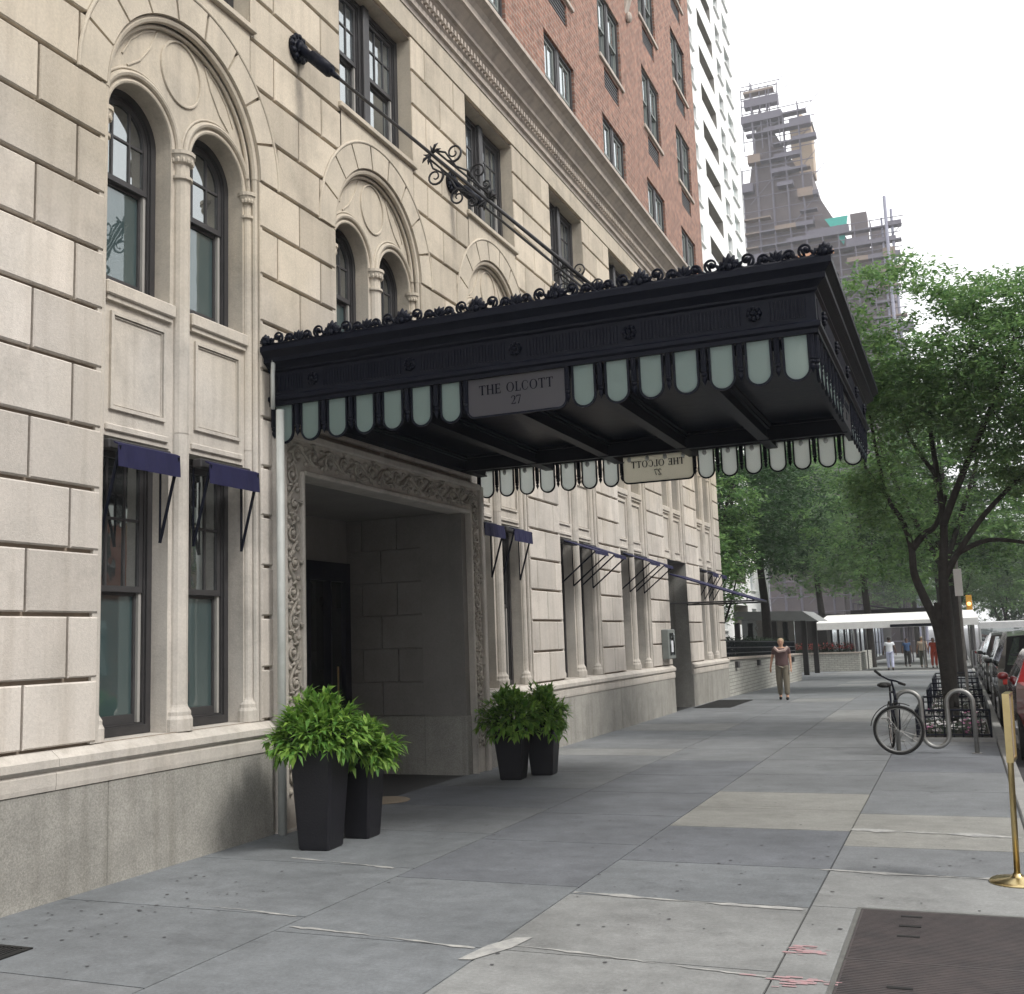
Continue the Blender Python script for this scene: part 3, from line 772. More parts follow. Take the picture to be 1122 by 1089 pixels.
# ---- brick floors
BZ=[11.15+2.92*n for n in range(8)]; BH=1.6; TOP=36.5
holes=[(c-.84,c+.84,z,z+BH) for c in BC for z in BZ]; holes+=[(c-.55,c+.55,z-.62,z-.14) for c in BC for z in BZ[1:]]
bw=MB(); ys=[-2,END];zs=[11.0,TOP]
for h in holes: ys+=[h[0],h[1]]; zs+=[h[2],h[3]]
grid(bw,ys,zs,holes,lambda y,z:(0,y,z))
bw.quad((0,END,11.0),(-16,END,11.0),(-16,END,TOP),(0,END,TOP)); bw.quad((0,-2,TOP),(0,END,TOP),(-16,END,TOP),(-16,-2,TOP))
for h in holes: reveal(bw,*h,0,-.16)
bw.build('brick_wall',M['brick'],bld)
lw=MB(); lw.quad((-.046,END,-1),(-16,END,-1),(-16,END,11.05),(-.046,END,11.05)); lw.quad((0,-2,-1),(0,-2,TOP),(-16,-2,TOP),(-16,-2,-1)); lw.build('side_wall',M['cornice'],bld)
cr=MB(); cr.box(-.3,.7,-2,END,TOP-1.2,TOP-.2,.05); cr.build('roof_cornice',M['cornice'],bld)
for c in BC:
    for n,z in enumerate(BZ):
        sl=MB(); sl.box(-.15,.05,c-.9,c+.9,z-.09,z-.001,.008); sl.build('window_sill',M['cornice'],bld)
        if n:
            ac=MB()
            for k in range(6): ac.box(-.12,-.03,c-.55,c+.55,z-.61+k*.08,z-.57+k*.08)
            ac.quad((-.13,c-.55,z-.62),(-.13,c+.55,z-.62),(-.13,c+.55,z-.14),(-.13,c-.55,z-.14)); ac.build('vent_grille',M['frame'],bld)
wb=window(.385,BH,False,2,1,.8,(M['paneC'],M['paneC']),name='window',pale=True)
first=True
for c in BC:
    for z in BZ:
        if c<9 and z<99: 
            if z>12: continue
        for s_ in (-.44,.44): place(wb,-.10,c+s_,z+.001,first); first=False
for c in BC:
    for z in BZ: mu=MB(); mu.box(-.15,-.04,c-.054,c+.054,z,z+BH); mu.box(-.15,-.09,c-.84,c-.825,z,z+BH); mu.box(-.15,-.09,c+.825,c+.84,z,z+BH); mu.build('window_mullion',M['frame'],bld)
# carved bracket high on the brick
cb=MB()
yb=23.05
cb.box(0,.30,yb-.28,yb+.28,17.25,17.42,.02)
cb.add([(0,yb-.13,16.3),(0,yb+.13,16.3),(.28,yb+.13,17.25),(.28,yb-.13,17.25),(0,yb-.13,17.25),(0,yb+.13,17.25)],[(0,1,2,3),(0,3,4),(1,5,2),(0,4,5,1),(3,2,5,4)])
cb.tube([(.10+.1*math.cos(a*.5)*(1-a/14),yb,16.75+.1*math.sin(a*.5)*(1-a/14)) for a in range(13)],.05,8); cb.ball((.06,yb,16.2),(.08,.1,.14))
cb.build('carved_bracket',M['cornice'],bld)

# ---- entrance surround + vestibule
EY0,EY1=8.78,13.50; OY0,OY1=9.13,13.15; OZ=3.46; SZ=3.82
es=MB()
es.box(-.2,.06,EY0,OY0,.0,SZ-.36); es.box(-.2,.06,OY1,EY1,.0,SZ-.36); es.box(-.2,.06,EY0,EY1,SZ-.359,SZ)
es.box(-.2,.11,EY0-.07,EY0+.03,-.05,SZ+.03,.012); es.box(-.2,.11,EY1-.03,EY1+.07,-.05,SZ+.03,.012); es.box(-.2,.11,EY0+.031,EY1-.031,SZ-.03,SZ+.05,.012)
es.box(-.2,.10,OY0-.035,OY0+.01,-.05,OZ+.02,.012); es.box(-.2,.10,OY1-.01,OY1+.035,-.05,OZ+.02,.012); es.box(-.2,.10,OY0+.011,OY1-.011,OZ-.02,OZ+.035,.012)
es.box(-.3,.13,EY0-.09,OY0+.02,-.05,.02); es.build('entrance_surround',M['lime_trim'],bld)
def spiral(c,r0,turns,dirn,f,n=22,ph=0,r=.018):
    P=[]
    for i in range(n):
        t=i/(n-1); a=ph+dirn*turns*2*PI*t; rr=r0*(1-.82*t)
        P.append(f(c[0]+rr*math.cos(a),c[1]+rr*math.sin(a)))
    return P,[r*(1-.45*i/(n-1)) for i in range(n)]
def vine(mb,length,wid,f,r=.017,seed=1):
    """carved running scroll along u (0..length), across v (-wid..wid); f(u,v,h)"""
    rr=random.Random(seed); per=wid*2.3; n=max(2,int(round(length/per))); per=length/n
    mb.tube([f(length*i/(n*10),wid*.55*math.sin(PI*i/10),.012) for i in range(n*10+1)],r,6)
    for k in range(n):
        s=1 if k%2==0 else -1
        u=per*(k+.5); v=-s*wid*.12
        P,R=spiral((u,v),wid*.66,1.35,s,lambda a,b_:f(a,b_,.016),22,PI*.5*s,r)
        mb.tube(P,R,6); mb.ball(f(u,v,.02),(.03,.03,.03),8,5)
        for j in range(5):
            a=rr.uniform(0,2*PI); q=wid*.62
            ang=a; L_=wid*.42
            p0=f(u+q*math.cos(a),v+q*math.sin(a),.01); p1=f(u+(q+L_*.5)*math.cos(a+.3),v+(q+L_*.5)*math.sin(a+.3),.03); p2=f(u+(q+L_)*math.cos(a+.6),max(-wid,min(wid,v+(q+L_)*math.sin(a+.6))),.008)
            mb.tube([p0,p1,p2],[.008,.02,.004],6)
        mb.ball(f(per*k,s*wid*.6,.012),(.028,.028,.028),7,5); mb.ball(f(per*k,-s*wid*.6,.012),(.03,.03,.03),7,5)
rl=MB()
yc=(EY0+.03+OY0-.035)/2; w=(OY0-.035-EY0-.03)/2-.012
vine(rl,SZ-.6,w,lambda u,v,h:(.06+h,yc+v,.35+u),seed=2)
yc2=(EY1-.03+OY1+.035)/2; vine(rl,SZ-.6,w,lambda u,v,h:(.06+h,yc2+v,.35+u),seed=3)
zc_=(OZ+.035+SZ-.03)/2; vine(rl,EY1-EY0-.2,(SZ-.03-OZ-.035)/2-.012,lambda u,v,h:(.06+h,EY0+.1+u,zc_+v),seed=4)
rl.build('carved_scrollwork',M['relief'],bld,smooth=True)
vb=MB()
# far jamb wall of the vestibule (faces the camera), rusticated
XB=-1.8; YJ=13.04
vb.quad((XB,YJ+.03,0),(-.2,YJ+.03,0),(-.2,YJ+.03,OZ),(XB,YJ+.03,OZ))
for k in range(6):
    z0=.76+.45*k; z1=min(z0+.45,OZ+.02)
    xs=[-.62,-1.0 if k%2 else -1.25,-1.55 if k%2 else -1.79,XB]
    for a,c in zip(xs[:-1],xs[1:]):
        if a-c>.06: vb.box(c+.006,a-.006,YJ,YJ+.05,z0+.006,z1-.006,.006)
vb.box(-.62,-.2,YJ-.02,YJ+.05,.76,OZ)
vb.box(-.2,.01,OY1-.14,OY1+.0,.0,OZ)
# near jamb wall, back wall with door opening
vb.box(XB,-.2,9.0,OY0+.0,-.05,OZ)
vb.box(XB-.2,XB,9.0,11.9,-.05,OZ); vb.box(XB-.2,XB,11.9,13.2,2.86,OZ); vb.box(XB-.2,XB,13.04,13.3,-.05,2.858)
vb.box(XB-.2,-.0,OY0-.05,YJ+.1,OZ+.001,OZ+.1)
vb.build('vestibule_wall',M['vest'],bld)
vg=MB(); vg.box(XB,-.6,YJ-.03,YJ+.05,-.05,.757,.01); vg.box(-.597,.02,YJ-.05,OY1+.1,-.05,.757,.01); vg.build('vestibule_granite',M['granite'],bld)
dr=MB(); dr.ring([(11.9,0),(13.04,0),(13.04,2.858),(11.9,2.858)],[(12.04,.2),(12.9,.2),(12.9,2.6),(12.04,2.6)],FX,XB-.12,XB+.06)
dr.box(XB-.05,XB+.10,12.45,12.49,.2,2.6)
do=dr.build('entrance_door',M['door'],bld,origin=(XB,12.47,0))
p=MB(); p.box(XB-.03,XB-.01,12.04,12.9,.2,2.6); p.build('pane',M['doorglass'],do)
p=MB(); p.tube([(XB+.14,12.56,.95),(XB+.14,12.56,1.45)],.014,8); p.build('handle',M['brass'],do)
p=MB(); p.lathe(-.8,9.95,[(.10,0),(.10,.02),(.07,.02)],18,OZ-.022); p.build('ceiling_lamp',M['downlight'],bld)
# service doorway in bay F
db=MB(); c=BC[5]
reveal(db,c-.9,c+.9,-.3,3.46,-.0,-1.4); db.build('doorway_reveal',M['granite'],bld)
db=MB(); db.ring([(c-.9,-.02),(c+.9,-.02),(c+.9,3.45),(c-.9,3.45)],[(c-.78,.1),(c+.78,.1),(c+.78,3.3),(c-.78,3.3)],FX,-1.45,-1.3); db.box(-1.45,-1.31,c-.04,c+.04,.1,3.3)
o=db.build('service_door',M['frame'],bld,origin=(-1.4,c,0)); p=MB(); p.box(-1.42,-1.4,c-.8,c+.8,.1,3.3); p.build('pane',M['doorglass'],o)
# downpipe at the near side of the surround
p=MB(); p.tube([(.13,8.655,-.0),(.13,8.655,4.02)],.04,12); p.tube([(.10,8.58,4.02),(.10,8.58,4.35),(.10,8.60,4.62),(.02,8.62,4.72)],.022,8)
tag(p.build('drain_pipe',M['pipe'],smooth=True),'off white vertical drain pipe beside the carved entrance surround','pipe')
# notice box on the wall near the service doorway
nb=MB(); nb.box(.0,.16,23.25,23.85,1.2,1.85,.015); o=nb.build('notice_box',M['sash_pale'])
tag(o,'grey glazed notice box fixed on the wall before the service doorway','notice box')
p=MB(); p.box(.161,.166,23.33,23.77,1.28,1.77); p.build('pane',M['carglass'],o)
p=MB(); p.box(.167,.169,23.45,23.62,1.35,1.6); p.build('notice_sheet',M['cloth_w'],o)

# ------------------------------------------------------------------ entrance canopy
YN,YF,XO=8.70,13.60,5.20
can=empty('entrance_canopy',(0,11.15,4.07),'black iron entrance canopy with frosted glass fringe and scroll cresting over the doorway','canopy')
prof=[(-.05,4.07),(.035,4.07),(.035,4.105),(.06,4.12),(.06,4.155),(.03,4.175),(.03,4.40),(.055,4.415),(.055,4.435),(.10,4.47),(.13,4.485),(.13,4.53),(.175,4.575),(.19,4.585),(.19,4.635),(-.05,4.635)]
fa=MB(); n=len(prof); rings=[]
for o_ in range(4):
    rings.append([((0 if o_ in(0,3) else XO+p[0]), (YN-p[0] if o_<2 else YF+p[0]), p[1]) for p in prof])
vs=sum(rings,[]); fs=[]
for i in range(3):
    for k in range(n): fs.append((i*n+k,i*n+(k+1)%n,(i+1)*n+(k+1)%n,(i+1)*n+k))
fs.append(tuple(range(n))); fs.append(tuple(3*n+k for k in range(n))[::-1]); fa.add(vs,fs)
# fluted frieze
def side(s): # returns (start, dir, outward, length)
    return {'n':((0,YN),(1,0),(0,-1),XO),'f':((XO,YN),(0,1),(1,0),YF-YN),'b':((XO,YF),(-1,0),(0,1),XO)}[s]
def SP(s,u,o,z):
    (x,y),(dx,dy),(ox,oy),l=side(s); return (x+dx*u+ox*o,y+dy*u+oy*o,z)
for s in 'nfb':
    l=side(s)[3]; ros=[.5+1.06*k for k in range(5)] if s!='f' else [.4+1.02*k for k in range(5)]
    u=.06
    while u<l-.04:
        if min(abs(u-r_) for r_ in ros)>.10:
            a=SP(s,u,.03,4.21); b_=SP(s,u,.03,4.37); fa.tube([a,b_],.010,5)
        u+=.031
    for r_ in ros:
        for k in range(8):
            a=2*PI*k/8; c=SP(s,r_+.045*math.cos(a),.045,4.29+.045*math.sin(a)); fa.ball(c,(.022,.022,.022),6,4)
        fa.ball(SP(s,r_,.055,4.29),(.024,.024,.024),8,5)
fa.build('fascia',M['iron'],can)
# cresting
ce=MB()
def crest(s,u0,u1):
    n=max(1,round((u1-u0)/.75)); L_=(u1-u0)/n
    for k in range(n+1):
        u=u0+L_*k
        big=.165 if (k not in (0,n)) else .13
        for j in range(-3,4):
            a=j*.40; h=big*(.92-.07*abs(j))
            ce.tube([SP(s,u+.012*j,.13,4.66),SP(s,u+math.sin(a)*h*.45,.145,4.66+math.cos(a)*h*.6),SP(s,u+math.sin(a)*h*.8,.13,4.65+math.cos(a)*h)],[.012,.030,.009],6)
        ce.ball(SP(s,u,.15,4.68),(.035,.035,.035),7,5)
        if k==n: break
        for sg in (1,-1):
            ub_=u+L_/2-sg*L_*.27
            for (cu,cz,r0,ph,dr_) in ((ub_-sg*.03,4.722,.078,PI if sg>0 else 0,sg),(ub_+sg*.11,4.70,.055,-PI/2,-sg)):
                P,R=spiral((cu,cz),r0,1.4,dr_,lambda a,b_:SP(s,a,.14,b_),24,ph,.0145); ce.tube(P,R,6); ce.ball(SP(s,cu,.15,cz),(.024,.024,.024),6,5)
            ce.tube([SP(s,u+L_/2-sg*(L_/2-.02)*t,.14,4.65+.05*math.sin(PI*t*2)) for t in [i/10 for i in range(11)]],.016,6)
            for q in range(3): 
                uu_=ub_-sg*.10+sg*.075*q; ce.tube([SP(s,uu_,.13,4.65),SP(s,uu_+.02*sg,.15,4.70+.02*(q%2)),SP(s,uu_+.05*sg,.135,4.73+.025*(q%2))],[.008,.017,.004],6)
        m2=u+L_/2
        for j in range(-2,3):
            a=j*.45; ce.tube([SP(s,m2,.13,4.65),SP(s,m2+math.sin(a)*.06,.14,4.65+math.cos(a)*.08),SP(s,m2+math.sin(a)*.11,.13,4.65+math.cos(a)*.115)],[.01,.022,.005],6)
crest('n',.03,XO+.14); crest('f',0,YF-YN); crest('b',0,XO-.05)
for s in 'nfb': ce.tube([SP(s,0 if s=='n' else -.13,.14,4.65),SP(s,side(s)[3]+(.13 if s!='b' else 0),.14,4.65)],.02,6)
ce.build('cresting',M['iron'],can,smooth=True)
# roof + soffit + beams
rf=MB(); rf.box(.0,XO-.055,YN+.055,YF-.055,4.5,4.56); rf.build('roof_deck',M['iron'],can)
sf=MB(); sf.box(.01,XO-.055,YN+.055,YF-.055,4.16,4.2); sf.build('soffit',M['iron_gloss'],can)
for X in (.12,1.12,2.1,3.1,4.1,XO-.12):
    b=MB(); b.box(X-.05,X+.05,YN+.06,YF-.06,4.0,4.158,.008); b.box(X-.085,X+.085,YN+.06,YF-.06,4.11,4.157); b.box(X-.065,X+.065,YN+.06,YF-.06,3.985,4.0)
    b.build('beam',M['iron'],can)
b=MB(); b.box(.1,XO-.1,YF-.75,YF-.66,3.975,4.155,.008); b.build('cross_beam',M['iron'],can)
b=MB(); b.box(.1,XO-.1,YN+.35,YN+.42,4.06,4.155); b.build('cross_beam',M['iron'],can)
# moulding strips around coffers (catch light)
b=MB()
for x0,x1 in ((.2,1.03),(1.2,2.02),(2.18,3.02),(3.18,4.02),(4.18,4.98)):
    b.ring([(x0,YN+.5),(x1,YN+.5),(x1,YF-.8),(x0,YF-.8)],[(x0+.04,YN+.54),(x1-.04,YN+.54),(x1-.04,YF-.84),(x0+.04,YF-.84)],lambda u,v,d:(u,v,d),4.13,4.159)
b.build('coffer_moulding',M['iron'],can)
# lettering
def letters(text,h,f,d0,d1,mb):
    """serif capitals from strokes; f(u,v,d)"""
    t=.15*h; th=.055*h; adv=0; out=[]
    def bx(u0,u1,v0,v1): out.append([(u0,v0),(u1,v0),(u1,v1),(u0,v1)])
    def serif(u,v,w=.13*h): bx(u-w,u+w,v-th*.5,v+th*.5)
    for ch in text:
        a=adv
        if ch=='T':
            w=.72*h; bx(a+w/2-t/2,a+w/2+t/2,0,h); bx(a,a+w,h-th*1.2,h); bx(a,a+th,h-.22*h,h); bx(a+w-th,a+w,h-.22*h,h); serif(a+w/2,th*.5)
        elif ch=='H':
            w=.8*h; bx(a+.06*h,a+.06*h+t,0,h); bx(a+w-.06*h-t,a+w-.06*h,0,h); bx(a+.1*h,a+w-.1*h,.5*h-th/2,.5*h+th/2)
            for q in (a+.06*h+t/2,a+w-.06*h-t/2): serif(q,th*.5); serif(q,h-th*.5)
        elif ch=='E':
            w=.62*h; bx(a+.08*h,a+.08*h+t,0,h); bx(a,a+w,0,th*1.2); bx(a,a+w-.03*h,h-th*1.2,h); bx(a+.1*h,a+.45*h,.5*h-th/2,.5*h+th/2); bx(a+w-th,a+w,0,.25*h); bx(a+w-.03*h-th,a+w-.03*h,.78*h,h); bx(a+.45*h,a+.45*h+th,.38*h,.62*h)
        elif ch=='L':
            w=.6*h; bx(a+.08*h,a+.08*h+t,0,h); bx(a,a+w,0,th*1.2); serif(a+.08*h+t/2,h-th*.5); bx(a+w-th,a+w,0,.27*h)
        elif ch in 'OC':
            w=.84*h if ch=='O' else .74*h; n=26; rg=range(n) if ch=='O' else range(n)
            c=(a+w/2,h/2)
            for i in range(n):
                a0=2*PI*i/n;a1=2*PI*(i+1)/n
                if ch=='C' and (a0<.75 or a1>2*PI-.75): continue
                q=[]
                for rr,aa in ((0,a0),(0,a1),(1,a1),(1,a0)):
                    tk=th+(t-th)*abs(math.cos(aa))**1.5
                    q.append((c[0]+(w/2-rr*tk)*math.cos(aa),c[1]+(h*.51-rr*tk*.8)*math.sin(aa)))
                out.append(q)
            if ch=='C': bx(a+w*.84,a+w*.90,.68*h,.9*h); bx(a+w*.84,a+w*.90,.1*h,.3*h)
        elif ch=='2':
            w=.52*h; c=(a+w/2,.70*h); n=14; pts=[]
            P=[(a+.03*h,.72*h),(a+.08*h,.9*h),(a+.24*h,.99*h),(a+.42*h,.9*h),(a+.47*h,.72*h),(a+.38*h,.5*h),(a+.2*h,.25*h),(a+.04*h,.07*h)]
            W=[th,th,th,t*.8,t,t*.8,th,th]
            for i in range(len(P)-1):
                (u0,v0),(u1,v1)=P[i],P[i+1]; l=math.hypot(u1-u0,v1-v0); nx,ny=-(v1-v0)/l,(u1-u0)/l
                out.append([(u0-nx*W[i]/2,v0-ny*W[i]/2),(u1-nx*W[i+1]/2,v1-ny*W[i+1]/2),(u1+nx*W[i+1]/2,v1+ny*W[i+1]/2),(u0+nx*W[i]/2,v0+ny*W[i]/2)])
            bx(a,a+w,0,.1*h); bx(a+w-th,a+w,.0,.22*h)
        elif ch=='7':
            w=.54*h; bx(a,a+w,.9*h,h); bx(a,a+th,.76*h,h); out.append([(a+w*.32,0),(a+w*.32+t*.8,0),(a+w,.92*h),(a+w-th,.92*h)])
        elif ch==' ': w=.42*h
        adv+=w+.12*h
    adv-=.12*h
    for q in out: mb.prism([(u-adv/2,v) for u,v in q],f,d0,d1)
# glass fringe
gp=(2.07)/7
def uglass(mbg,mbf,s,uc,l):
    w=.095;zt=4.068;zb=3.80
    def out(w_,zt_,e=0): 
        return [(uc-w_,zt_)]+[(uc-w_*math.cos(PI*i/14),zb-w_*math.sin(PI*i/14)) for i in range(15)]+[(uc+w_,zt_)]
    f=lambda u,v,d:SP(s,u,d,v)
    mbg.prism(out(w,zt),f,-.004,.004); mbf.ring(out(w+.014,zt),out(w-.004,zt),f,-.012,.012,False)
def layout(s):
    l=side(s)[3]; g=(l-.98)/14.0; return g,[g*(k+.5) for k in range(7)]+[l-g*(k+.5) for k in range(7)],l
for s in 'nfb':
    g,cs,l=layout(s)
    for uc in cs:
        a=MB();f_=MB(); uglass(a,f_,s,uc,l)
        org=SP(s,uc,0,4.07); ao=a.build('glass_panel',M['frost'],can,origin=org); f_.build('panel_frame',M['iron'],ao)
    # drops between panels
    us=[g*k for k in range(8)]+[l-g*k for k in range(8)]
    for uc in us:
        uc=min(max(uc,.03),l-.03)
        b=MB(); c=SP(s,uc,.0,4.07)
        b.box(c[0]-.022,c[0]+.022,c[1]-.022,c[1]+.022,3.86,4.07,.004)
        b.lathe(c[0],c[1],[(.012,3.86),(.024,3.855),(.026,3.84),(.014,3.825),(.022,3.81),(.02,3.79),(.006,3.765),(.001,3.75)][::-1],10)
        q=SP(s,uc,.022,3.96); b.tube([(q[0],q[1],3.87),(q[0],q[1],4.06)],.010,6)
        b.build('drop_finial',M['iron'],can)
    # sign panel
    uc=l/2; w=.47; f=lambda u,v,d:SP(s,u,d,v)
    def so(w_,zb_,r_): 
        P=[(uc-w_,4.068)]
        P+=[(uc-w_+r_-r_*math.cos(PI/2*i/6),zb_+r_-r_*math.sin(PI/2*i/6)) for i in range(7)]
        P+=[(uc+w_-r_+r_*math.sin(PI/2*i/6),zb_+r_-r_*math.cos(PI/2*i/6)) for i in range(7)]+[(uc+w_,4.068)]
        return P
    a=MB(); a.prism(so(w,3.72,.07),f,-.004,.004); ao=a.build('sign_panel',M['frost2'] if s!='b' else M['frost_backlit'],can,origin=SP(s,uc,0,4.07))
    b=MB(); b.ring(so(w+.012,3.706,.08),so(w-.004,3.724,.066),f,-.012,.012,False); b.build('panel_frame',M['iron'],ao)
    b=MB()
    letters('THE OLCOTT',.088,lambda u,v,d:SP(s,uc+u,d,3.915+v),-.007,.007,b); letters('27',.078,lambda u,v,d:SP(s,uc+u,d,3.80+v),-.007,.007,b)
    b.build('lettering',M['iron'],ao)
    for q in list(cs)+[uc-.36,uc-.12,uc+.12,uc+.36]:
        b=MB(); c=SP(s,q,-.075,4.0); b.lathe(c[0],c[1],[(.006,0),(.022,.012),(.028,.03),(.024,.05),(.014,.07)],10,3.985); b.build('bulb',M['bulb'],can,smooth=True)
        b=MB(); 
# hanger rods
def hanger(y,label):
    A=Vector((.18,y,7.99)); B=Vector((3.52,y,4.62)); W=Vector((0,y,8.12)); d=(B-A).normalized(); up=Vector((-d.z,0,d.x))*(1 if -d.z*0+d.x>0 else -1); n=Vector((0,1,0))
    m=MB(); m.tube([A,B],.018,8); ro=m.build('hanger_rod',M['rod'],can,smooth=True)
    m=MB()
    vs=[];  # rosette
    for k in range(12):
        a=2*PI*k/12; m.ball((.04,y+.13*math.cos(a),8.10+.13*math.sin(a)),(.03,.035,.035),6,5)
    m.tube([(0,y,8.10),(.05,y,8.10)],.15,18); m.tube([(.05,y,8.10),(.09,y,8.09)],[.09,.05],14)
    m.tube([Vector((.05,y,8.10)),A+d*.36],[.05,.045],10); m.tube([A+d*.02,A+d*.34],.07,8)
    m.tube([A+d*.34,A+d*.5],[.04,.02],8)
    m.build('wall_bracket',M['iron'],ro,smooth=True)
    m=MB()
    c=A+d*(B-A).length*.54-d*.15
    def F2(u,v): return c+d*u+up*v
    m.tube([F2(-.42,.05),F2(.42,.05)],.012,6); m.tube([F2(-.42,-.05),F2(.42,-.05)],.012,6)
    for sg in (-1,1):
        for (cu,cv,r0,ph,tr_) in ((-.22,.15,.10,-PI/2,1),(.14,.16,.09,-PI/2,-1),(.30,.11,.05,-PI/2,1)):
            P,R=spiral((cu,sg*cv),r0,1.5,tr_*sg,lambda a,b_:F2(a,b_),22,ph*sg,.013); m.tube(P,R,6)
        m.tube([F2(-.40,sg*.05),F2(-.30,sg*.10),F2(-.1,sg*.06),F2(.05,sg*.1),F2(.25,sg*.06),F2(.4,sg*.05)],.011,6)
    for e in (-.42,.42):
        for k in range(7):
            a=2*PI*k/7; m.tube([F2(e,0),F2(e+.045*math.cos(a),.09*math.sin(a))+n*.03*math.cos(a*2),F2(e+.08*math.cos(a),.13*math.sin(a))],[.01,.016,.003],5)
    m.build('scroll_ornament',M['rod'],ro,smooth=True)
hanger(9.19,''); hanger(13.0,'')

# ------------------------------------------------------------------ awnings
def awning(y,ext,label,drop=.185,wd=.365):
    g=empty('window_awning',(0,y,3.1),label,'awning','navy window awnings')
    zt=3.38; w=wd; z2=zt-.02-.45*max(0,ext-.13); xi=.045 if ext<.2 else 0
    m=MB(); m.box(-.10,.0,y-w,y+w,zt-.05,zt+.03,.01); m.build('roller_box',M['frame'],g)
    m=MB()
    m.add([(xi,y-w,zt),(xi,y+w,zt),(ext,y+w,z2),(ext,y-w,z2),(xi,y-w,zt-.012),(xi,y+w,zt-.012),(ext-.006,y+w,z2-.012),(ext-.006,y-w,z2-.012)],[(0,1,2,3),(4,7,6,5),(0,3,7,4),(1,5,6,2)])
    n=12
    for i in range(n):
        a=y-w+2*w*i/n;c=y-w+2*w*(i+1)/n; o1=.006*math.sin(i*1.7); o2=.006*math.sin((i+1)*1.7)
        m.add([(ext,a,z2),(ext,c,z2),(ext+.004+o2,c,z2-drop),(ext+.004+o1,a,z2-drop)],[(0,1,2,3)])
    m.build('canvas',M['navy'],g)
    for s_ in (-1,1):
        m=MB(); yy=y+s_*(w-.02); m.tube([(-.10,yy,zt-.75),(ext,yy,z2-.015)],.014,6); m.tube([(-.1,yy,zt-.75),(-.1,yy,zt-.05)],.010,6); m.build('folding_arm',M['iron'],g)
    return g
names=[('left','bay left of the entrance, nearest the street corner of view'),]
awning(BC[0]-.60,.09,'navy awning valance over the left of the two windows left of the entrance')
awning(BC[0]+.52,.09,'navy awning valance over the window right beside the drain pipe')
awning(BC[2]-.58,.12,'navy awning valance over the first window just past the entrance')
awning(BC[2]+.5,.12,'navy awning valance over the second window past the entrance, above the potted plants')
awning(BC[3]-.52,.55,'half open navy awning on left window of the second window pair past the entrance',.06)
awning(BC[3]+.56,.55,'half open navy awning on right window of the second window pair past the entrance',.06)
awning(BC[4]-.52,.55,'half open navy awning on left window of the pair before the notice box',.06)
awning(BC[4]+.56,.55,'half open navy awning on right window of the pair just above the notice box',.06)
awning(BC[6]-.52,.30,'small navy awning on left window of the last pair at the building corner',.1)
awning(BC[6]+.56,.30,'small navy awning on right window of the last pair at the building corner',.1)
g=empty('door_awning',(0,BC[5],2.4),'wide navy sloping awning projecting over the service doorway','awning')
c=BC[5]; m=MB(); m.add([(.01,c-.85,3.13),(.01,c+.85,3.13),(1.9,c+.85,2.46),(1.9,c-.85,2.46),(.01,c-.85,3.10),(.01,c+.85,3.10),(1.9,c+.85,2.43),(1.9,c-.85,2.43)],[(0,1,2,3),(4,7,6,5),(0,3,7,4),(1,5,6,2),(3,2,6,7)])
m.build('canvas',M['navy'],g)
for s_ in (-1,1):
    m=MB(); m.tube([(.0,c+s_*.83,2.44),(1.9,c+s_*.83,2.42)],.022,6); m.build('awning_bar',M['rod'],g)
m=MB(); m.tube([(1.9,c-.83,2.43),(1.9,c+.83,2.43)],.02,6); m.build('front_bar',M['rod'],g)

# ------------------------------------------------------------------ planters
def leaf(mb,p,d,up,l,w,bend=.3):
    s=d.cross(up); 
    if s.length<1e-4: s=d.orthogonal()
    s.normalize(); u=s.cross(d).normalized()
    q=[p,p+d*l*.45+u*l*.06+s*w*.5,p+d*l*.45+u*l*.06-s*w*.5,p+d*l-u*l*bend*.5]
    m_=p+d*l*.5+u*l*.02
    mb.add([q[0],q[1],q[3],q[2],m_],[(0,1,4),(1,2,4),(2,3,4),(3,0,4)])
def bush(seed,R,H,n,ll,lw):
    r=random.Random(seed); mb=MB(); st=MB()
    lobes=[(r.uniform(0,2*PI),r.uniform(.2,1.2),r.uniform(.8,1.15)) for _ in range(8)]
    for i in range(n):
        a=r.uniform(0,2*PI); e=r.uniform(-.45,1.5) if r.random()<.8 else r.uniform(-.7,.2)
        d=Vector((math.cos(a)*math.cos(e),math.sin(a)*math.cos(e),math.sin(e)))
        k=r.uniform(.55,1.0)*(1+.13*math.sin(3*a+seed)+.10*math.sin(5*e+a*2))
        tip=Vector((d.x*R*k,d.y*R*k,H*.28+d.z*H*.72*k))
        base_=Vector((d.x*R*.25,d.y*R*.25,.02)); tip.z=max(tip.z,-.16)
        if i%4==0: st.tube([base_,(base_+tip)/2+Vector((0,0,.06)),tip],[.005,.004,.002],4)
        for j in range(r.randint(6,9)):
            dd=(d+Vector((r.gauss(0,.55),r.gauss(0,.55),r.gauss(-.05,.45)))).normalized()
            p=tip-d*r.uniform(0,.10)
            leaf(mb,p,dd,Vector((0,0,1)),ll*r.uniform(.7,1.25),lw*r.uniform(.7,1.2),r.uniform(.1,.6))
    return mb,st
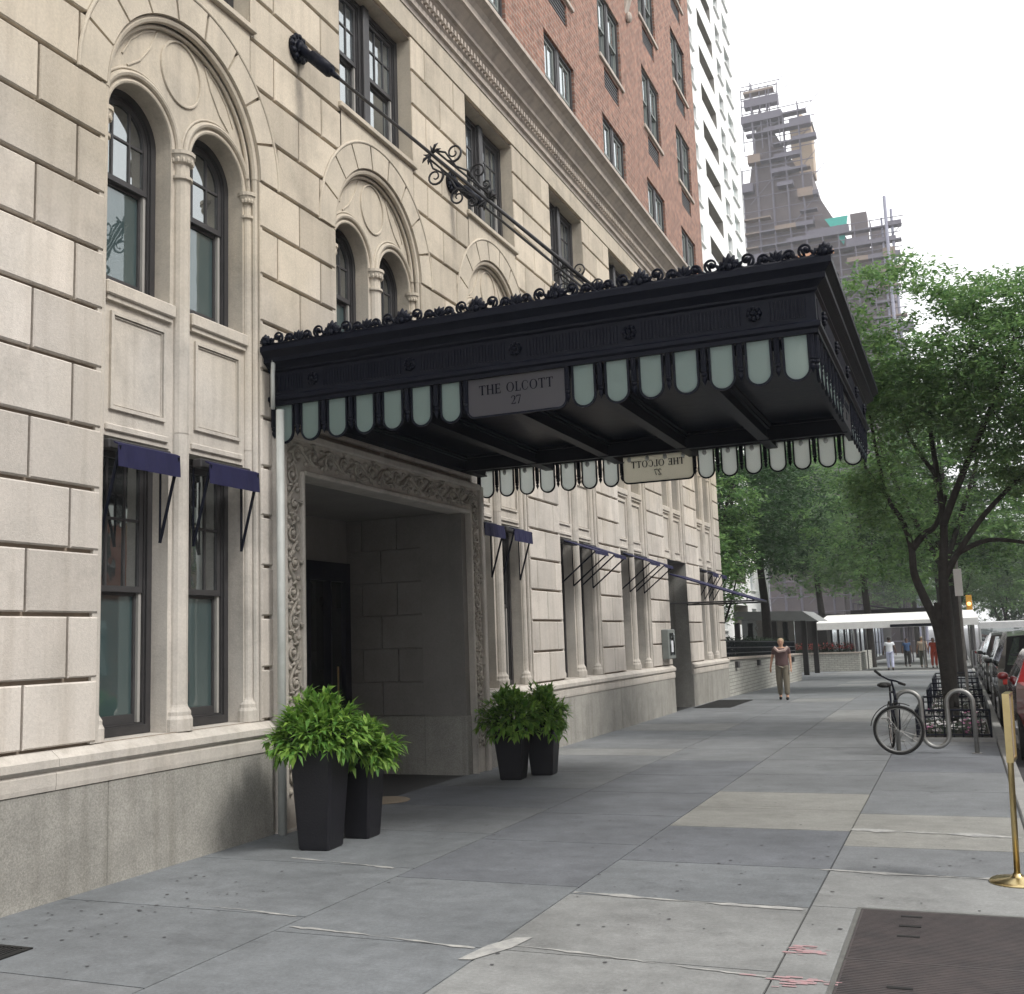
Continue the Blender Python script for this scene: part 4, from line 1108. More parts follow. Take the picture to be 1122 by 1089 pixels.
def planter(x,y,rot,label,h=.86,wb=.145,wt=.205,seed=1,R=.46,H=.46,n=330,ll=.125,lw=.043):
    g=empty('potted_plant',(x,y,0),label,'planter','black planters flanking the entrance'); 
    def sq(w,z): return [(x-w,y-w,z),(x+w,y-w,z),(x+w,y+w,z),(x-w,y+w,z)]
    m=MB(); b0=.02
    def oc(w,z):
        k=.02; return [(x-w+k,y-w,z),(x+w-k,y-w,z),(x+w,y-w+k,z),(x+w,y+w-k,z),(x+w-k,y+w,z),(x-w+k,y+w,z),(x-w,y+w-k,z),(x-w,y-w+k,z)]
    Ls=[oc(wb-.01,.0),oc(wb,.012),oc(wb+.002,.03),oc(wt-.006,h-.03),oc(wt,h-.025),oc(wt,h),oc(wt-.035,h),oc(wt-.04,h-.06)]
    vs=sum(Ls,[]); fs=[tuple(range(8))[::-1]]
    for i in range(len(Ls)-1):
        for k in range(8): fs.append((i*8+k,i*8+(k+1)%8,(i+1)*8+(k+1)%8,(i+1)*8+k))
    m.add(vs,fs); m.build('pot',M['planter'],g)
    m=MB(); m.add(oc(wt-.04,h-.05),[tuple(range(8))]); m.build('soil',M['soil'],g)
    mb,st=bush(seed,R,H,n,ll,lw)
    for q in (mb,st): q.v=[(p[0]+x,p[1]+y,p[2]+h-.04) for p in q.v]
    mb.build('foliage',M['leafP'],g,fix=False); st.build('stems',M['leafH'],g)
    g.rotation_euler=(0,0,rot); return g
planter(.85,8.18,.10,'tall black planter nearest the camera, left of the entrance, with bushy green foliage',seed=1)
planter(.93,8.74,.06,'black planter tucked behind the nearest one at the left of the entrance',h=.72,wb=.125,wt=.175,seed=2,R=.36,H=.34,n=220)
planter(.77,12.72,.12,'black planter at the right of the entrance in front of the carved pilaster',h=.62,wb=.14,wt=.205,seed=3,R=.42,H=.50,n=300)
planter(1.0,13.2,.1,'black planter standing behind the one at the right of the entrance',h=.62,wb=.14,wt=.20,seed=4,R=.38,H=.52,n=260)
# round tan cover on the vestibule threshold
m=MB(); m.lathe(.05,10.75,[(.26,.0),(.27,.006),(.25,.016),(.03,.018)],28,.001); tag(m.build('floor_plate',M['tan'],smooth=False),'small round tan plate lying on the dark floor of the entrance','floor plate')

# ------------------------------------------------------------------ hatch + grates
g=empty('pavement_hatch',(5.95,6.2,0),'brown metal access hatch set in the sidewalk near the brass post','hatch')
m=MB(); m.ring([(5.36,5.0),(6.44,5.0),(6.44,7.16),(5.36,7.16)],[(5.385,5.03),(6.42,5.03),(6.42,7.135),(5.385,7.135)],lambda u,v,d:(u,v,d),-.01,.007); m.build('hatch_frame',M['steel'],g)
for y0,y1 in ((5.03,6.05),(6.062,7.133)):
    m=MB(); m.box(5.387,6.418,y0,y1,-.01,.004)
    y=y0+.03
    while y<y1-.02: m.box(5.40,6.40,y,y+.011,.004,.0062); y+=.026
    o=m.build('hatch_leaf',M['hatch'],g)
    m=MB(); yy=y1-.1 if y0>6 else y0+.15
    for k in range(3): m.box(5.62,5.74,yy-.22*k-.05 if y0>6 else yy+.22*k,yy-.22*k-.02 if y0>6 else yy+.22*k+.03,.006,.010,.001)
    m.build('hinge',M['grate'],o)
def grate(x0,x1,y0,y1,label,zz=0):
    g=empty('floor_grate',((x0+x1)/2,(y0+y1)/2,zz),label,'grate')
    m=MB(); m.box(x0,x1,y0,y1,zz-.01,zz+.002); m.build('pit',M['joint'],g)
    m=MB(); m.ring([(x0,y0),(x1,y0),(x1,y1),(x0,y1)],[(x0+.03,y0+.03),(x1-.03,y0+.03),(x1-.03,y1-.03),(x0+.03,y1-.03)],lambda u,v,d:(u,v,d),zz-.005,zz+.009)
    x=x0+.05
    while x<x1-.04: m.box(x,x+.012,y0+.03,y1-.03,zz+.0021,zz+.008); x+=.035
    m.build('bars',M['grate'],g)
grate(.25,.87,4.2,5.03,'dark metal grate in the sidewalk at the lower left edge of the view')
grate(.12,1.0,25.4,28.3,'dark metal grate in the sidewalk at the foot of the far building corner')

# ------------------------------------------------------------------ brass stanchion
g=empty('brass_stanchion',(6.3,8.1,0),'leaning polished brass post with a flat sign holder on a round base','stanchion')
m=MB(); m.lathe(6.3,8.1,[(.175,0),(.178,.008),(.165,.02),(.05,.032),(.028,.05),(.026,.06)],32); m.build('base',M['brass'],g,smooth=True)
m=MB(); m.tube([(6.3,8.1,.03),(6.325,8.12,.8),(6.33,8.12,.84)],.02,14); m.build('pole',M['brass'],g,smooth=True)
m=MB()
# slim sign frame, seen almost edge on
dx,dy=.02,.16
def SG(u,v,d): 
    n=Vector((.99,-.12,0)); t=Vector((.12,.99,0)); p=Vector((6.335,8.12,0))+t*u+n*d; return (p.x+(v-.8)*.02,p.y,v)
m.ring([(-.14,.79),(.14,.79),(.14,1.24),(-.14,1.24)],[(-.12,.81),(.12,.81),(.12,1.22),(-.12,1.22)],SG,-.022,.022); m.box(0,0,0,0,0,0)
m.build('sign_frame',M['brass'],g)
m=MB(); m.prism([(-.12,.81),(.12,.81),(.12,1.22),(-.12,1.22)],SG,-.012,.012); m.build('sign_plate',M['tan'],g)

# ------------------------------------------------------------------ bike rack + bicycle
RY=15.95
P=[(5.17,RY,0)]+[(5.335-.165*math.cos(PI*i/12),RY,.67+.165*math.sin(PI*i/12)) for i in range(13)]+[(5.665-.165*math.cos(PI*i/12),RY,.25-.165*math.sin(PI*i/12)) for i in range(13)]+[(5.995-.165*math.cos(PI*i/12),RY,.67+.165*math.sin(PI*i/12)) for i in range(13)]+[(6.16,RY,0)]
g=empty('bike_rack',(5.665,RY,0),'wave shaped grey steel tube bike rack beside the flower bed','bike rack')
m=MB(); m.tube(P,.030,12); m.build('tube_loop',M['steel'],g,smooth=True)
m=MB()
for X in (5.17,6.16): m.lathe(X,RY,[(.07,0),(.07,.008),(.04,.012)],16,.0)
m.build('foot_plate',M['steel'],g)

def wheel(mb_t,mb_r,c,ax,R=.33,spokes=20):
    ax=Vector(ax).normalized(); u=ax.cross(Vector((0,0,1))).normalized(); v=u.cross(ax); c=Vector(c)
    ring=lambda r,n=40:[c+u*r*math.cos(2*PI*i/n)+v*r*math.sin(2*PI*i/n) for i in range(n+1)]
    mb_t.tube(ring(R-.018),.019,8,False); mb_r.tube(ring(R-.042),.010,6,False)
    mb_r.tube([c-ax*.04,c+ax*.04],.02,8)
    for i in range(spokes):
        a=2*PI*i/spokes; s_=1 if i%2 else -1
        mb_r.tube([c+ax*.03*s_,c+u*(R-.045)*math.cos(a)+v*(R-.045)*math.sin(a)],.0022,4,False)
g=empty('bicycle',(5.2,15.6,0),'dark bicycle locked to the wave rack with its front wheel turned sideways','bicycle')
FW=Vector((5.2,15.72,.33)); RW=Vector((5.12,14.80,.33)); 
# body points along +Y from rear wheel (near) to front wheel (turned)
t=MB();r_=MB(); wheel(t,r_,FW,(.08,-1,0)); o=t.build('front_wheel',M['tyre'],g,smooth=True); r_.build('rim',M['steel'],o)
# rear wheel stands behind (farther), edge on
RW=Vector((5.05,16.70,.33)); t=MB();r_=MB(); wheel(t,r_,RW,(1,.15,0)); o=t.build('rear_wheel',M['tyre'],g,smooth=True); r_.build('rim',M['chrome'],o)
HT=Vector((5.17,15.86,.86)); HB=Vector((5.185,15.80,.72)); BB=Vector((5.10,16.25,.29)); ST=Vector((5.085,16.42,.80))
m=MB()
for a,b_,q in ((HT,HB,.02),(HB,BB,.017),(HT+Vector((0,0,-.03)),ST,.015),(BB,ST,.015),(BB,RW+Vector((.03,0,0)),.009),(ST,RW+Vector((.03,0,0)),.008)): m.tube([a,b_],q,8)
m.build('frame',M['iron'],g,smooth=True)
m=MB(); m.tube([HB,HB+Vector((0,-.02,-.05))],.03,8)
for s_ in (-1,1): m.tube([HB+Vector((s_*.045,-.01,-.04)),FW+Vector((s_*.0,-.045*s_ ,.0))+Vector((s_*.02,0,0))],.012,6)
m.build('fork',M['iron'],g,smooth=True)
m=MB(); hb=HT+Vector((-.02,-.02,.12)); m.tube([HT,hb],.013,8)
m.tube([hb+Vector((-.17,-.20,.14)),hb+Vector((-.12,-.13,.08)),hb+Vector((-.03,-.03,.02)),hb+Vector((.05,.04,.0)),hb+Vector((.14,.16,-.05))],.013,8); o=m.build('handlebar',M['iron'],g,smooth=True)
m=MB(); m.tube([hb+Vector((-.19,-.22,.155)),hb+Vector((-.13,-.14,.09))],.019,8); m.tube([hb+Vector((.09,.1,-.03)),hb+Vector((.16,.19,-.06))],.019,8); m.build('grip',M['tyre'],o,smooth=True)
m=MB(); m.tube([ST,ST+Vector((0,.02,.12))],.012,8); sc=ST+Vector((-.07,-.05,.10)); m.ball((sc.x,sc.y+.07,sc.z),(.105,.12,.04),10,6); m.ball((sc.x,sc.y-.06,sc.z),(.05,.14,.028),8,5); m.build('saddle',M['tyre'],g,smooth=True)
m=MB(); m.tube([FW+Vector((.36*math.cos(a),.01,.36*math.sin(a))) for a in [PI*(.35+.6*i/10) for i in range(11)]],.016,6,sy=.4); m.build('mudguard',M['tyre'],g)
m=MB(); 
for k in range(16):
    a=2*PI*k/16; b_=2*PI*(k+1)/16; m.tube([BB+Vector((.05,.09*math.cos(a),.09*math.sin(a))),BB+Vector((.05,.09*math.cos(b_),.09*math.sin(b_)))],.006,5)
m.tube([BB,BB+Vector((.07,.05,-.15))],.010,6); m.tube([BB,BB+Vector((-.07,-.05,.15))],.010,6); m.ball((BB.x+.11,BB.y+.05,BB.z-.16),(.045,.03,.012),6,4); m.ball((BB.x-.11,BB.y-.05,BB.z+.16),(.045,.03,.012),6,4)
m.build('crankset',M['steel'],g)

# ------------------------------------------------------------------ tree pits with guards and flowers
def pit(x0,x1,y0,y1,h,label,flabel,seed,tree_gap=None):
    zz=gz((y0+y1)/2)
    g=empty('tree_guard',((x0+x1)/2,(y0+y1)/2,zz),label,'tree guard','low black tree guards along the kerb')
    m=MB(); m.ring([(x0-.06,y0-.06),(x1+.06,y0-.06),(x1+.06,y1+.06),(x0-.06,y1+.06)],[(x0+.02,y0+.02),(x1-.02,y0+.02),(x1-.02,y1-.02),(x0+.02,y1-.02)],lambda u,v,d:(u,v,d+zz),-.02,.06); m.build('edging',M['kerb'],g)
    m=MB(); m.box(x0+.02,x1-.02,y0+.02,y1-.02,zz-.02,zz+.05); m.build('soil',M['soil'],g)
    m=MB(); cs=[(x0,y0),(x1,y0),(x1,y1),(x0,y1),(x0,y0)]
    for (ax,ay),(bx_,by) in zip(cs[:-1],cs[1:]):
        for z,q in ((h,.018),(h-.09,.010),(.10,.012)): m.tube([(ax,ay,zz+z),(bx_,by,zz+z)],q,6)
        n=max(2,int(math.hypot(bx_-ax,by-ay)/.115))
        for i in range(n):
            x=ax+(bx_-ax)*i/n; y=ay+(by-ay)*i/n; m.tube([(x,y,zz+.05),(x,y,zz+h)],.0085 if i else .018,5)
    m.build('railing',M['iron'],g)
    r=random.Random(seed); lf=MB(); n=int((x1-x0)*(y1-y0)*330)
    for i in range(n):
        x=r.uniform(x0+.06,x1-.06); y=r.uniform(y0+.06,y1-.06)
        if r.random()<.35: y=y0+.06+abs(r.gauss(0,.12))
        y=min(y,y1-.05)
        z=zz+.05+r.uniform(.0,.17); d=Vector((r.gauss(0,1),r.gauss(0,1),r.uniform(-.1,.7))).normalized()
        lf.cur=0; 
        t_=r.random()
        if t_<.10:
            blk=math.sin(x*9+seed)+math.sin(y*5)
            lf.cur=1 if blk>.9 else 2
            for k in range(5):
                a=2*PI*k/5+i; dd=Vector((math.cos(a)*.8,math.sin(a)*.6-.35,.45)).normalized(); leaf(lf,Vector((x,y,z+.05)),dd,Vector((0,-.4,1)),.032,.03,.1)
            lf.cur=0
        else: leaf(lf,Vector((x,y,z)),d,Vector((0,0,1)),r.uniform(.05,.09),.035,.4)
    tag(lf.build('flower_bed',[M['leafH'],M['pink'],M['white_fl']],fix=False),flabel,kind='stuff')
pit(5.36,6.38,17.55,20.9,.46,'low black iron tree guard nearest, around the trunk behind the bike rack','pink and white bedding flowers around the tree trunk',3)
pit(5.4,6.36,22.3,25.0,.5,'low black iron guard second from the bike rack, around a flower bed','pale flowers in the second kerb side bed',4)
pit(5.4,6.36,26.8,30.0,.52,'low black iron guard third from the bike rack, farthest flower bed','pale flowers in the farthest kerb side bed',5)

# ------------------------------------------------------------------ trees
def crown_mesh(seed,lobes,n,size,droop=.25):
    """lobes: list of (cx,cy,cz,rx,ry,rz,weight)"""
    r=random.Random(seed); mb=MB(); tw=[]
    tot=sum(l[6] for l in lobes); sprays=n//26
    for i in range(sprays):
        t=r.random()*tot
        for l in lobes:
            t-=l[6]
            if t<=0: break
        a=r.uniform(0,2*PI); z=r.uniform(-1,1); q=math.sqrt(1-z*z); k=r.random()**.45
        c=Vector((l[0]+l[3]*k*q*math.cos(a),l[1]+l[4]*k*q*math.sin(a),l[2]+l[5]*k*z))
        h=math.sin(c.x*1.9+seed)+math.sin(c.y*1.6+seed*2)+math.sin(c.z*2.6+c.x)
        if h<-.65 and r.random()<.9: continue
        tw.append((c,l)); ax=r.uniform(0,2*PI); sx=r.uniform(.18,.42)*size*4.2; sy_=sx*r.uniform(.4,.8)
        for j in range(26):
            u=r.gauss(0,sx); v=r.gauss(0,sy_)
            p=c+Vector((u*math.cos(ax)-v*math.sin(ax),u*math.sin(ax)+v*math.cos(ax),r.gauss(0,.05)-droop*abs(u)*.4))
            d=Vector((r.gauss(0,1),r.gauss(0,1),r.gauss(-.15,.35))).normalized()
            s=d.cross(Vector((r.gauss(0,.3),r.gauss(0,.3),1))).normalized(); L_=size*r.uniform(.7,1.4); W=L_*.42
            mb.add([p,p+d*L_*.5+s*W*.5,p+d*L_,p+d*L_*.5-s*W*.5],[(0,1,2,3)])
    return mb,tw
def make_tree(loc,label,limbs,lobes,n,size,seed,leafm,group=None,twr=.012):
    g=empty('street_tree',loc,label,'tree',group); X,Y,Z=loc
    m=MB(); 
    for pts,ra,rb in limbs:
        k=len(pts); PP=[]
        pv=[Vector(p) for p in pts]
        # smooth by catmull subdivision
        for i in range(k-1):
            p0=pv[max(i-1,0)];p1=pv[i];p2=pv[i+1];p3=pv[min(i+2,k-1)]
            for t in (0,.25,.5,.75):
                PP.append(.5*((2*p1)+(-p0+p2)*t+(2*p0-5*p1+4*p2-p3)*t*t+(-p0+3*p1-3*p2+p3)*t**3))
        PP.append(pv[-1]); nn=len(PP)
        m.tube([p+Vector(loc) for p in PP],[ra+(rb-ra)*i/(nn-1) for i in range(nn)],9)
    mb,tw=crown_mesh(seed,lobes,n,size)
    r=random.Random(seed+9); nodes=[]
    for pts,ra,rb in limbs:
        for i,p in enumerate(pts):
            if i>=len(pts)*.45: nodes.append((Vector(p),.03))
    cs=[c for c,l in tw[::2]]
    cs.sort(key=lambda c:min((q-c).length for q,_ in nodes))
    for c in cs[:420]:
        e,re=min(nodes,key=lambda q:(q[0]-c).length)
        dl=(e-c).length
        if dl<2.2:
            rr_=max(.0035,min(re*.72,twr*(.5+dl)))
            md=(e+c)/2+Vector((r.gauss(0,.1),r.gauss(0,.1),r.uniform(-.06,.14)))*dl
            m.tube([e+Vector(loc),md+Vector(loc),c+Vector(loc)],[rr_,rr_*.8,rr_*.6],4,False); nodes.append((c,rr_*.8)); nodes.append((md,rr_))
    m.build('trunk',M['bark'],g,smooth=True)
    mb.v=[(p[0]+X,p[1]+Y,p[2]+Z) for p in mb.v]; mb.build('crown',leafm,g,fix=False)
    return g
make_tree((5.85,19.2,0),'near forked street tree with dark split trunk and fine green leaves above the bike rack',[
 ([(0,0,0),(-.03,0,.6),(-.06,0,1.2),(-.12,0,1.75),(-.28,0,2.2),(-.40,0,2.6),(-.41,0,3.05),(-.52,.05,3.5),(-.72,0,3.9),(-.82,-.1,4.6),(-.9,-.2,5.4)],.105,.02),
 ([(0,0,.4),(.02,.02,1.1),(.03,.02,1.8),(.05,.03,2.6),(.12,.1,3.3),(.1,.2,4.2),(.05,.3,5.2),(.2,.4,6.4)],.12,.02),
 ([(-.02,0,.2),(-.0,.0,.9),(-.06,0,1.5),(-.08,0,2.1)],.13,.06),
 ([(.07,.05,2.5),(.3,.1,2.9),(.75,.15,3.5),(1.25,.2,4.0),(1.9,.3,4.6),(2.6,.3,5.3)],.06,.02),
 ([(.3,.1,2.9),(.8,.3,3.1),(1.5,.4,3.0),(2.2,.5,2.9)],.05,.015),
 ([(-.41,0,3.0),(-.2,.1,3.25),(.0,.2,3.4),(.2,.3,3.9)],.07,.03),
 ([(.12,.1,3.4),(.5,-.3,4.2),(1.0,-.6,5.2),(1.4,-.8,6.2)],.07,.02),
 ([(-.7,0,3.9),(-1.1,.2,4.6),(-1.2,.3,5.4)],.035,.012),
 ([(.1,.2,4.2),(-.3,.6,5.0),(-.5,.9,6.0)],.045,.012)],
 [(.9,0,5.9,2.2,2.4,1.5,10),(-.35,-.1,6.3,1.5,1.9,1.75,7.5),(2.9,.1,5.4,1.6,2,1.6,5),(-.6,0,4.3,.85,1.2,.75,2.0),(1.1,.2,4.2,1.3,1.4,.5,1.6),(-.2,.6,3.8,1.2,1.0,.7,1.5),(2.6,.4,3.5,1.3,1.2,.6,1.5),(2.0,0,7.0,1.6,1.5,.55,1.2)],140000,.092,5,M['leafT'])
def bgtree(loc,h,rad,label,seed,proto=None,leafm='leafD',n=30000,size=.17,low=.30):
    if proto is not None:
        g=copy_tree(proto); g.location=loc; g['label']=label; ORG[g]=loc; return g
    zc_=h*.62
    return make_tree(loc,label,[([(0,0,-.2),(.05,0,h*.2),(0,.1,h*.4),(.1,0,h*.7)],.2,.06),([(0,.05,h*.3),(.8,.2,h*.5),(1.4,.2,h*.65)],.1,.03),([(0,.05,h*.33),(-.9,-.2,h*.52),(-1.5,.2,h*.7)],.09,.03),([(0,.05,h*.36),(.1,-.9,h*.55)],.08,.03)],
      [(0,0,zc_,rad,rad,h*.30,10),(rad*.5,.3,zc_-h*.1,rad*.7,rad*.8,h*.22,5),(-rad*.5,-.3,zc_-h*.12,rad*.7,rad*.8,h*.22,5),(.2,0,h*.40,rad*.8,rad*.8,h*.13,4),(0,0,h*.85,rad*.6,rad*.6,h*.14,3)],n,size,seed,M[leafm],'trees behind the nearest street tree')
pA=bgtree((-1.7,35.5,gz(36)),11.5,3.3,'bushy tree just behind the far corner of the building, above the low brick wall',21)
pB=bgtree((5.72,34.0,gz(34)),10.8,3.4,'second street tree at the kerb, beyond the farthest flower bed',22,n=30000,leafm='leafT')
make_tree((-1.0,32.2,gz(32.2)),'low bright green bushy tree at the building corner behind the brick wall',[([(0,0,0),(.05,0,1.2),(-.1,.1,2.4)],.06,.02),([(0,0,.8),(.5,.2,1.8),(.8,.3,2.8)],.04,.015),([(0,0,.8),(-.5,.1,1.8)],.04,.015)],
 [(.1,0,3.0,1.2,1.5,1.3,6),(.5,.3,4.2,1.1,1.3,.9,3),(-.4,.5,2.0,1.0,1.6,.8,4)],17000,.12,31,M['leafT']).scale=(1.3,1.3,1.3)
lowtree=bpy.data.objects[[o.name for o in bpy.data.objects if o.get('label','').startswith('low bright green')][0]]
for loc,sc,rz,lab in (((9.5,96,gz(96)),2.3,1.0,'low full tree beyond the truck, left of three closing the road'),((12.6,92,gz(92)),2.4,2.2,'low full tree beyond the truck, middle of three closing the road'),((15.8,95,gz(95)),2.3,.3,'low full tree beyond the truck, right of three closing the road')):
    o=copy_tree(lowtree); o.location=loc; ORG[o]=loc; o['label']=lab; o['group']='trees behind the nearest street tree'; o.scale=(sc,sc,sc); o.rotation_euler=(0,0,rz)
data=[((-2.6,41.5,gz(41)),1.15,.6,'second tree in the planted court behind the low brick wall',pA),
 ((.9,70,gz(70)),1.5,2.0,'tree rising behind the white sidewalk awning, left half',pB),
 ((-2.0,49.5,gz(50)),1.3,1.4,'last tree of the planted court, beside the grey awning',pA),
 ((6.0,46.5,gz(46)),1.2,2.5,'third street tree at the kerb, before the white awning',pA),
 ((5.0,76,gz(76)),1.55,.3,'tree rising behind the white sidewalk awning, right half',pA),
 ((6.2,92,gz(92)),1.2,3.1,'distant street tree between the white truck and the awning',pB),
 ((-3.5,84,gz(84)),1.7,1.1,'distant tree seen over the grey awning',pB),
 ((16.6,82,gz(82)),1.25,1.9,'street tree on the opposite side of the road, nearest one',pB),
 ((17.0,104,gz(104)),1.3,2.9,'street tree on the opposite side of the road, second one',pA),
 ((11.5,128,gz(128)),1.5,.9,'far tree closing the street behind the parked cars',pB),
 ((2.0,118,gz(118)),1.6,2.2,'far tree at the end of the sidewalk',pA),
 ((17.0,142,gz(142)),1.7,2.6,'farthest tree at the right end of the street',pA),
 ((-1,150,gz(150)),1.7,.6,'farthest tree at the left end of the street',pB),
 ((7.5,160,gz(160)),1.9,.6,'farthest tree in the middle of the street end',pB)]
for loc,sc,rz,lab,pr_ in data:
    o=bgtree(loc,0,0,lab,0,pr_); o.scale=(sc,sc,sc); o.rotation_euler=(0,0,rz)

# ------------------------------------------------------------------ low brick wall, hedge, second planter, pavilion, awning, shed
b=MB()
ysl=[30.31,34,38,42,45.2]
def slopebox(mb,x0,x1,y0,y1,h0,h1):
    a,c=gz(y0),gz(y1); mb.add([(x0,y0,a+h0),(x1,y0,a+h0),(x1,y1,c+h0),(x0,y1,c+h0),(x0,y0,a+h1),(x1,y0,a+h1),(x1,y1,c+h1),(x0,y1,c+h1)],[(0,3,2,1),(4,5,6,7),(0,1,5,4),(1,2,6,5),(2,3,7,6),(3,0,4,7)])
slopebox(b,-.35,0,30.31,45.2,-.3,1.02); slopebox(b,-2.9,-.351,44.85,45.2,-.3,1.02)
g=b.build('garden_wall',M['whitebrick']); tag(g,'low pale brick wall running from the building corner along the sidewalk','wall')
b=MB(); slopebox(b,-.4,.05,30.32,45.25,1.021,1.09); b.build('coping',M['cornice'],g)
b=MB()
for y in (31.4,35.0,38.8,42.6): slopebox(b,.003,.09,y,y+.28,.78,.96)
b.build('wall_light',M['frame'],g)
def hedge(x0,x1,y0,y1,z0,z1,label,seed,m_=None,n=9000,red=0):
    r=random.Random(seed); mb=MB()
    for i in range(n):
        x=r.uniform(x0,x1); y=r.uniform(y0,y1); z=r.uniform(z0,z1)+gz(y)+.08*math.sin(y*3)+.05*math.sin(x*7)
        d=Vector((r.gauss(0,1),r.gauss(0,1),r.gauss(0,.6))).normalized(); mb.cur=1 if (red and z-gz(y)>z1-.25 and r.random()<red) else 0
        q=.5 if y0>100 else .11; leaf(mb,Vector((x,y,z)),d,Vector((0,0,1)),q,q*.55)
    o=mb.build('hedge',[m_ or M['leafH'],M['redfl']],fix=False); tag(o,label,kind='stuff'); return o
hedge(-1.4,-.42,30.6,45.0,.7,1.62,'dark clipped hedge behind the low pale brick wall',4,n=12000)
hedge(9.0,22,116,124,0,8.5,'far mass of green foliage closing the street beyond the parked cars',14,M['leafD'],n=16000)
# iron fence between
g=empty('iron_fence',(-.38,38,gz(38)),'dark iron fence standing on top of the low pale brick wall','fence')
m=MB(); 
for z in (1.2,1.36,1.55): m.tube([(-.2,30.4,z+gz(30.4)),(-.2,45.1,z+gz(45.1))],.02,5)
y=30.5
while y<45.1: m.tube([(-.2,y,1.09+gz(y)),(-.2,y,1.58+gz(y))],.012,4); y+=.18
m.build('railing',M['iron'],g)
b=MB(); zz=gz(62); b.box(-2.9,.95,61.2,61.5,zz-.1,zz+.95); b.box(.65,.95,61.501,72,zz-.3,zz+.95); g=b.build('planter_wall',M['whitebrick']); tag(g,'pale planter wall with red flowers to the left of the white awning','wall')
b=MB(); b.box(-2.9,1.0,61.15,61.55,zz+.951,zz+1.02); b.build('coping',M['cornice'],g)
hedge(-2.8,.6,61.6,64,.9,1.45,'hedge topped with red flowers behind the far planter wall',8,n=4000,red=.5)
# grey awning pavilion
g=empty('entrance_pavilion',(-2.2,56,gz(56)),'dark glazed entrance pavilion with a grey flat awning beyond the low wall','pavilion')
zz=gz(56)
m=MB(); m.add([(-4.2,53.5,zz+2.8),(-.2,53.5,zz+2.6),(-.2,58,zz+2.6),(-4.2,58,zz+2.8),(-4.2,53.5,zz+3.2),(-.9,53.5,zz+3.1),(-.9,58,zz+3.1),(-4.2,58,zz+3.2)],[(0,1,2,3)[::-1],(4,5,6,7),(0,1,5,4),(1,2,6,5),(2,3,7,6),(3,0,4,7)]); m.build('roof',M['awn_g'],g)
m=MB()
for x in (-4.1,-2.3,-.9): 
    for y in (53.7,57.8): m.box(x-.12,x+.12,y-.12,y+.12,zz-.1,zz+2.65)
m.build('post',M['darkb'],g)
m=MB(); m.box(-4.2,-1.6,55.5,55.6,zz,zz+2.9); m.build('glazing',M['carglass'],g)
# white sidewalk awning
g=empty('sidewalk_awning',(3,62,gz(62)),'long white sidewalk awning on slim posts crossing the pavement','awning')
zz=gz(62); m=MB(); xa,xb=-1.3,7.0
m.add([(xa,61.6,zz+2.25),(xb,61.6,zz+2.25),(xb,65,zz+2.25),(xa,65,zz+2.25),(xa,61.6,zz+2.62),(xb,61.6,zz+2.62),(xb,65,zz+2.62),(xa,65,zz+2.62),(xa+.5,63.3,zz+3.05),(xb-.2,63.3,zz+3.05)],[(3,2,1,0),(0,1,5,4),(1,2,6,5),(2,3,7,6),(3,0,4,7),(4,5,9,8),(6,7,8,9),(5,6,9),(7,4,8)]); m.build('cover',M['awn_w'],g)
m=MB(); m.box(2.6,5.0,61.585,61.6,zz+2.27,zz+2.42); m.build('valance_band',M['iron'],g)
for x,y in ((.7,61.7),(1.1,64.8),(6.5,61.7),(6.5,64.8),(4.2,61.7),(4.2,64.8)):
    m=MB(); m.tube([(x,y,zz-.05),(x,y,zz+2.28)],.035,8); m.build('post',M['steel'],g)
# dark building + shed further on, left side
g=empty('dark_building',(-8,90,gz(90)),'dark ground floor of the building beyond the white awning','building')
m=MB(); m.box(-14,-1.2,66,130,-2,2.7); m.build('wall',M['darkb'],g)
m=MB()
for k in range(12): m.box(-1.2,-1.1,68+4*k,70.6+4*k,gz(70)-.2,2.6)
m.build('shopfront',M['doorglass'],g)
g=empty('scaffold_shed',(2.5,84,gz(84)),'dark steel scaffold shed over the sidewalk beyond the white awning','scaffold')
zz=gz(84); m=MB()
for x in (-.8,2.6,6.0):
    for y in (80,84,88): m.tube([(x,y,zz-.1),(x,y,zz+4.4)],.05,6)
for y in (80,84,88): m.tube([(-.8,y,zz+3.2),(6,y,zz+3.2)],.04,5); m.tube([(-.8,y,zz+4.4),(6,y,zz+3.2)],.035,5)
m.build('tube_frame',M['scaff'],g)
m=MB(); m.box(-1,6.2,79.8,88.2,zz+3.3,zz+3.5); m.box(-1,6.2,79.8,79.9,zz+3.5,zz+3.9); m.build('deck',M['darkb'],g)

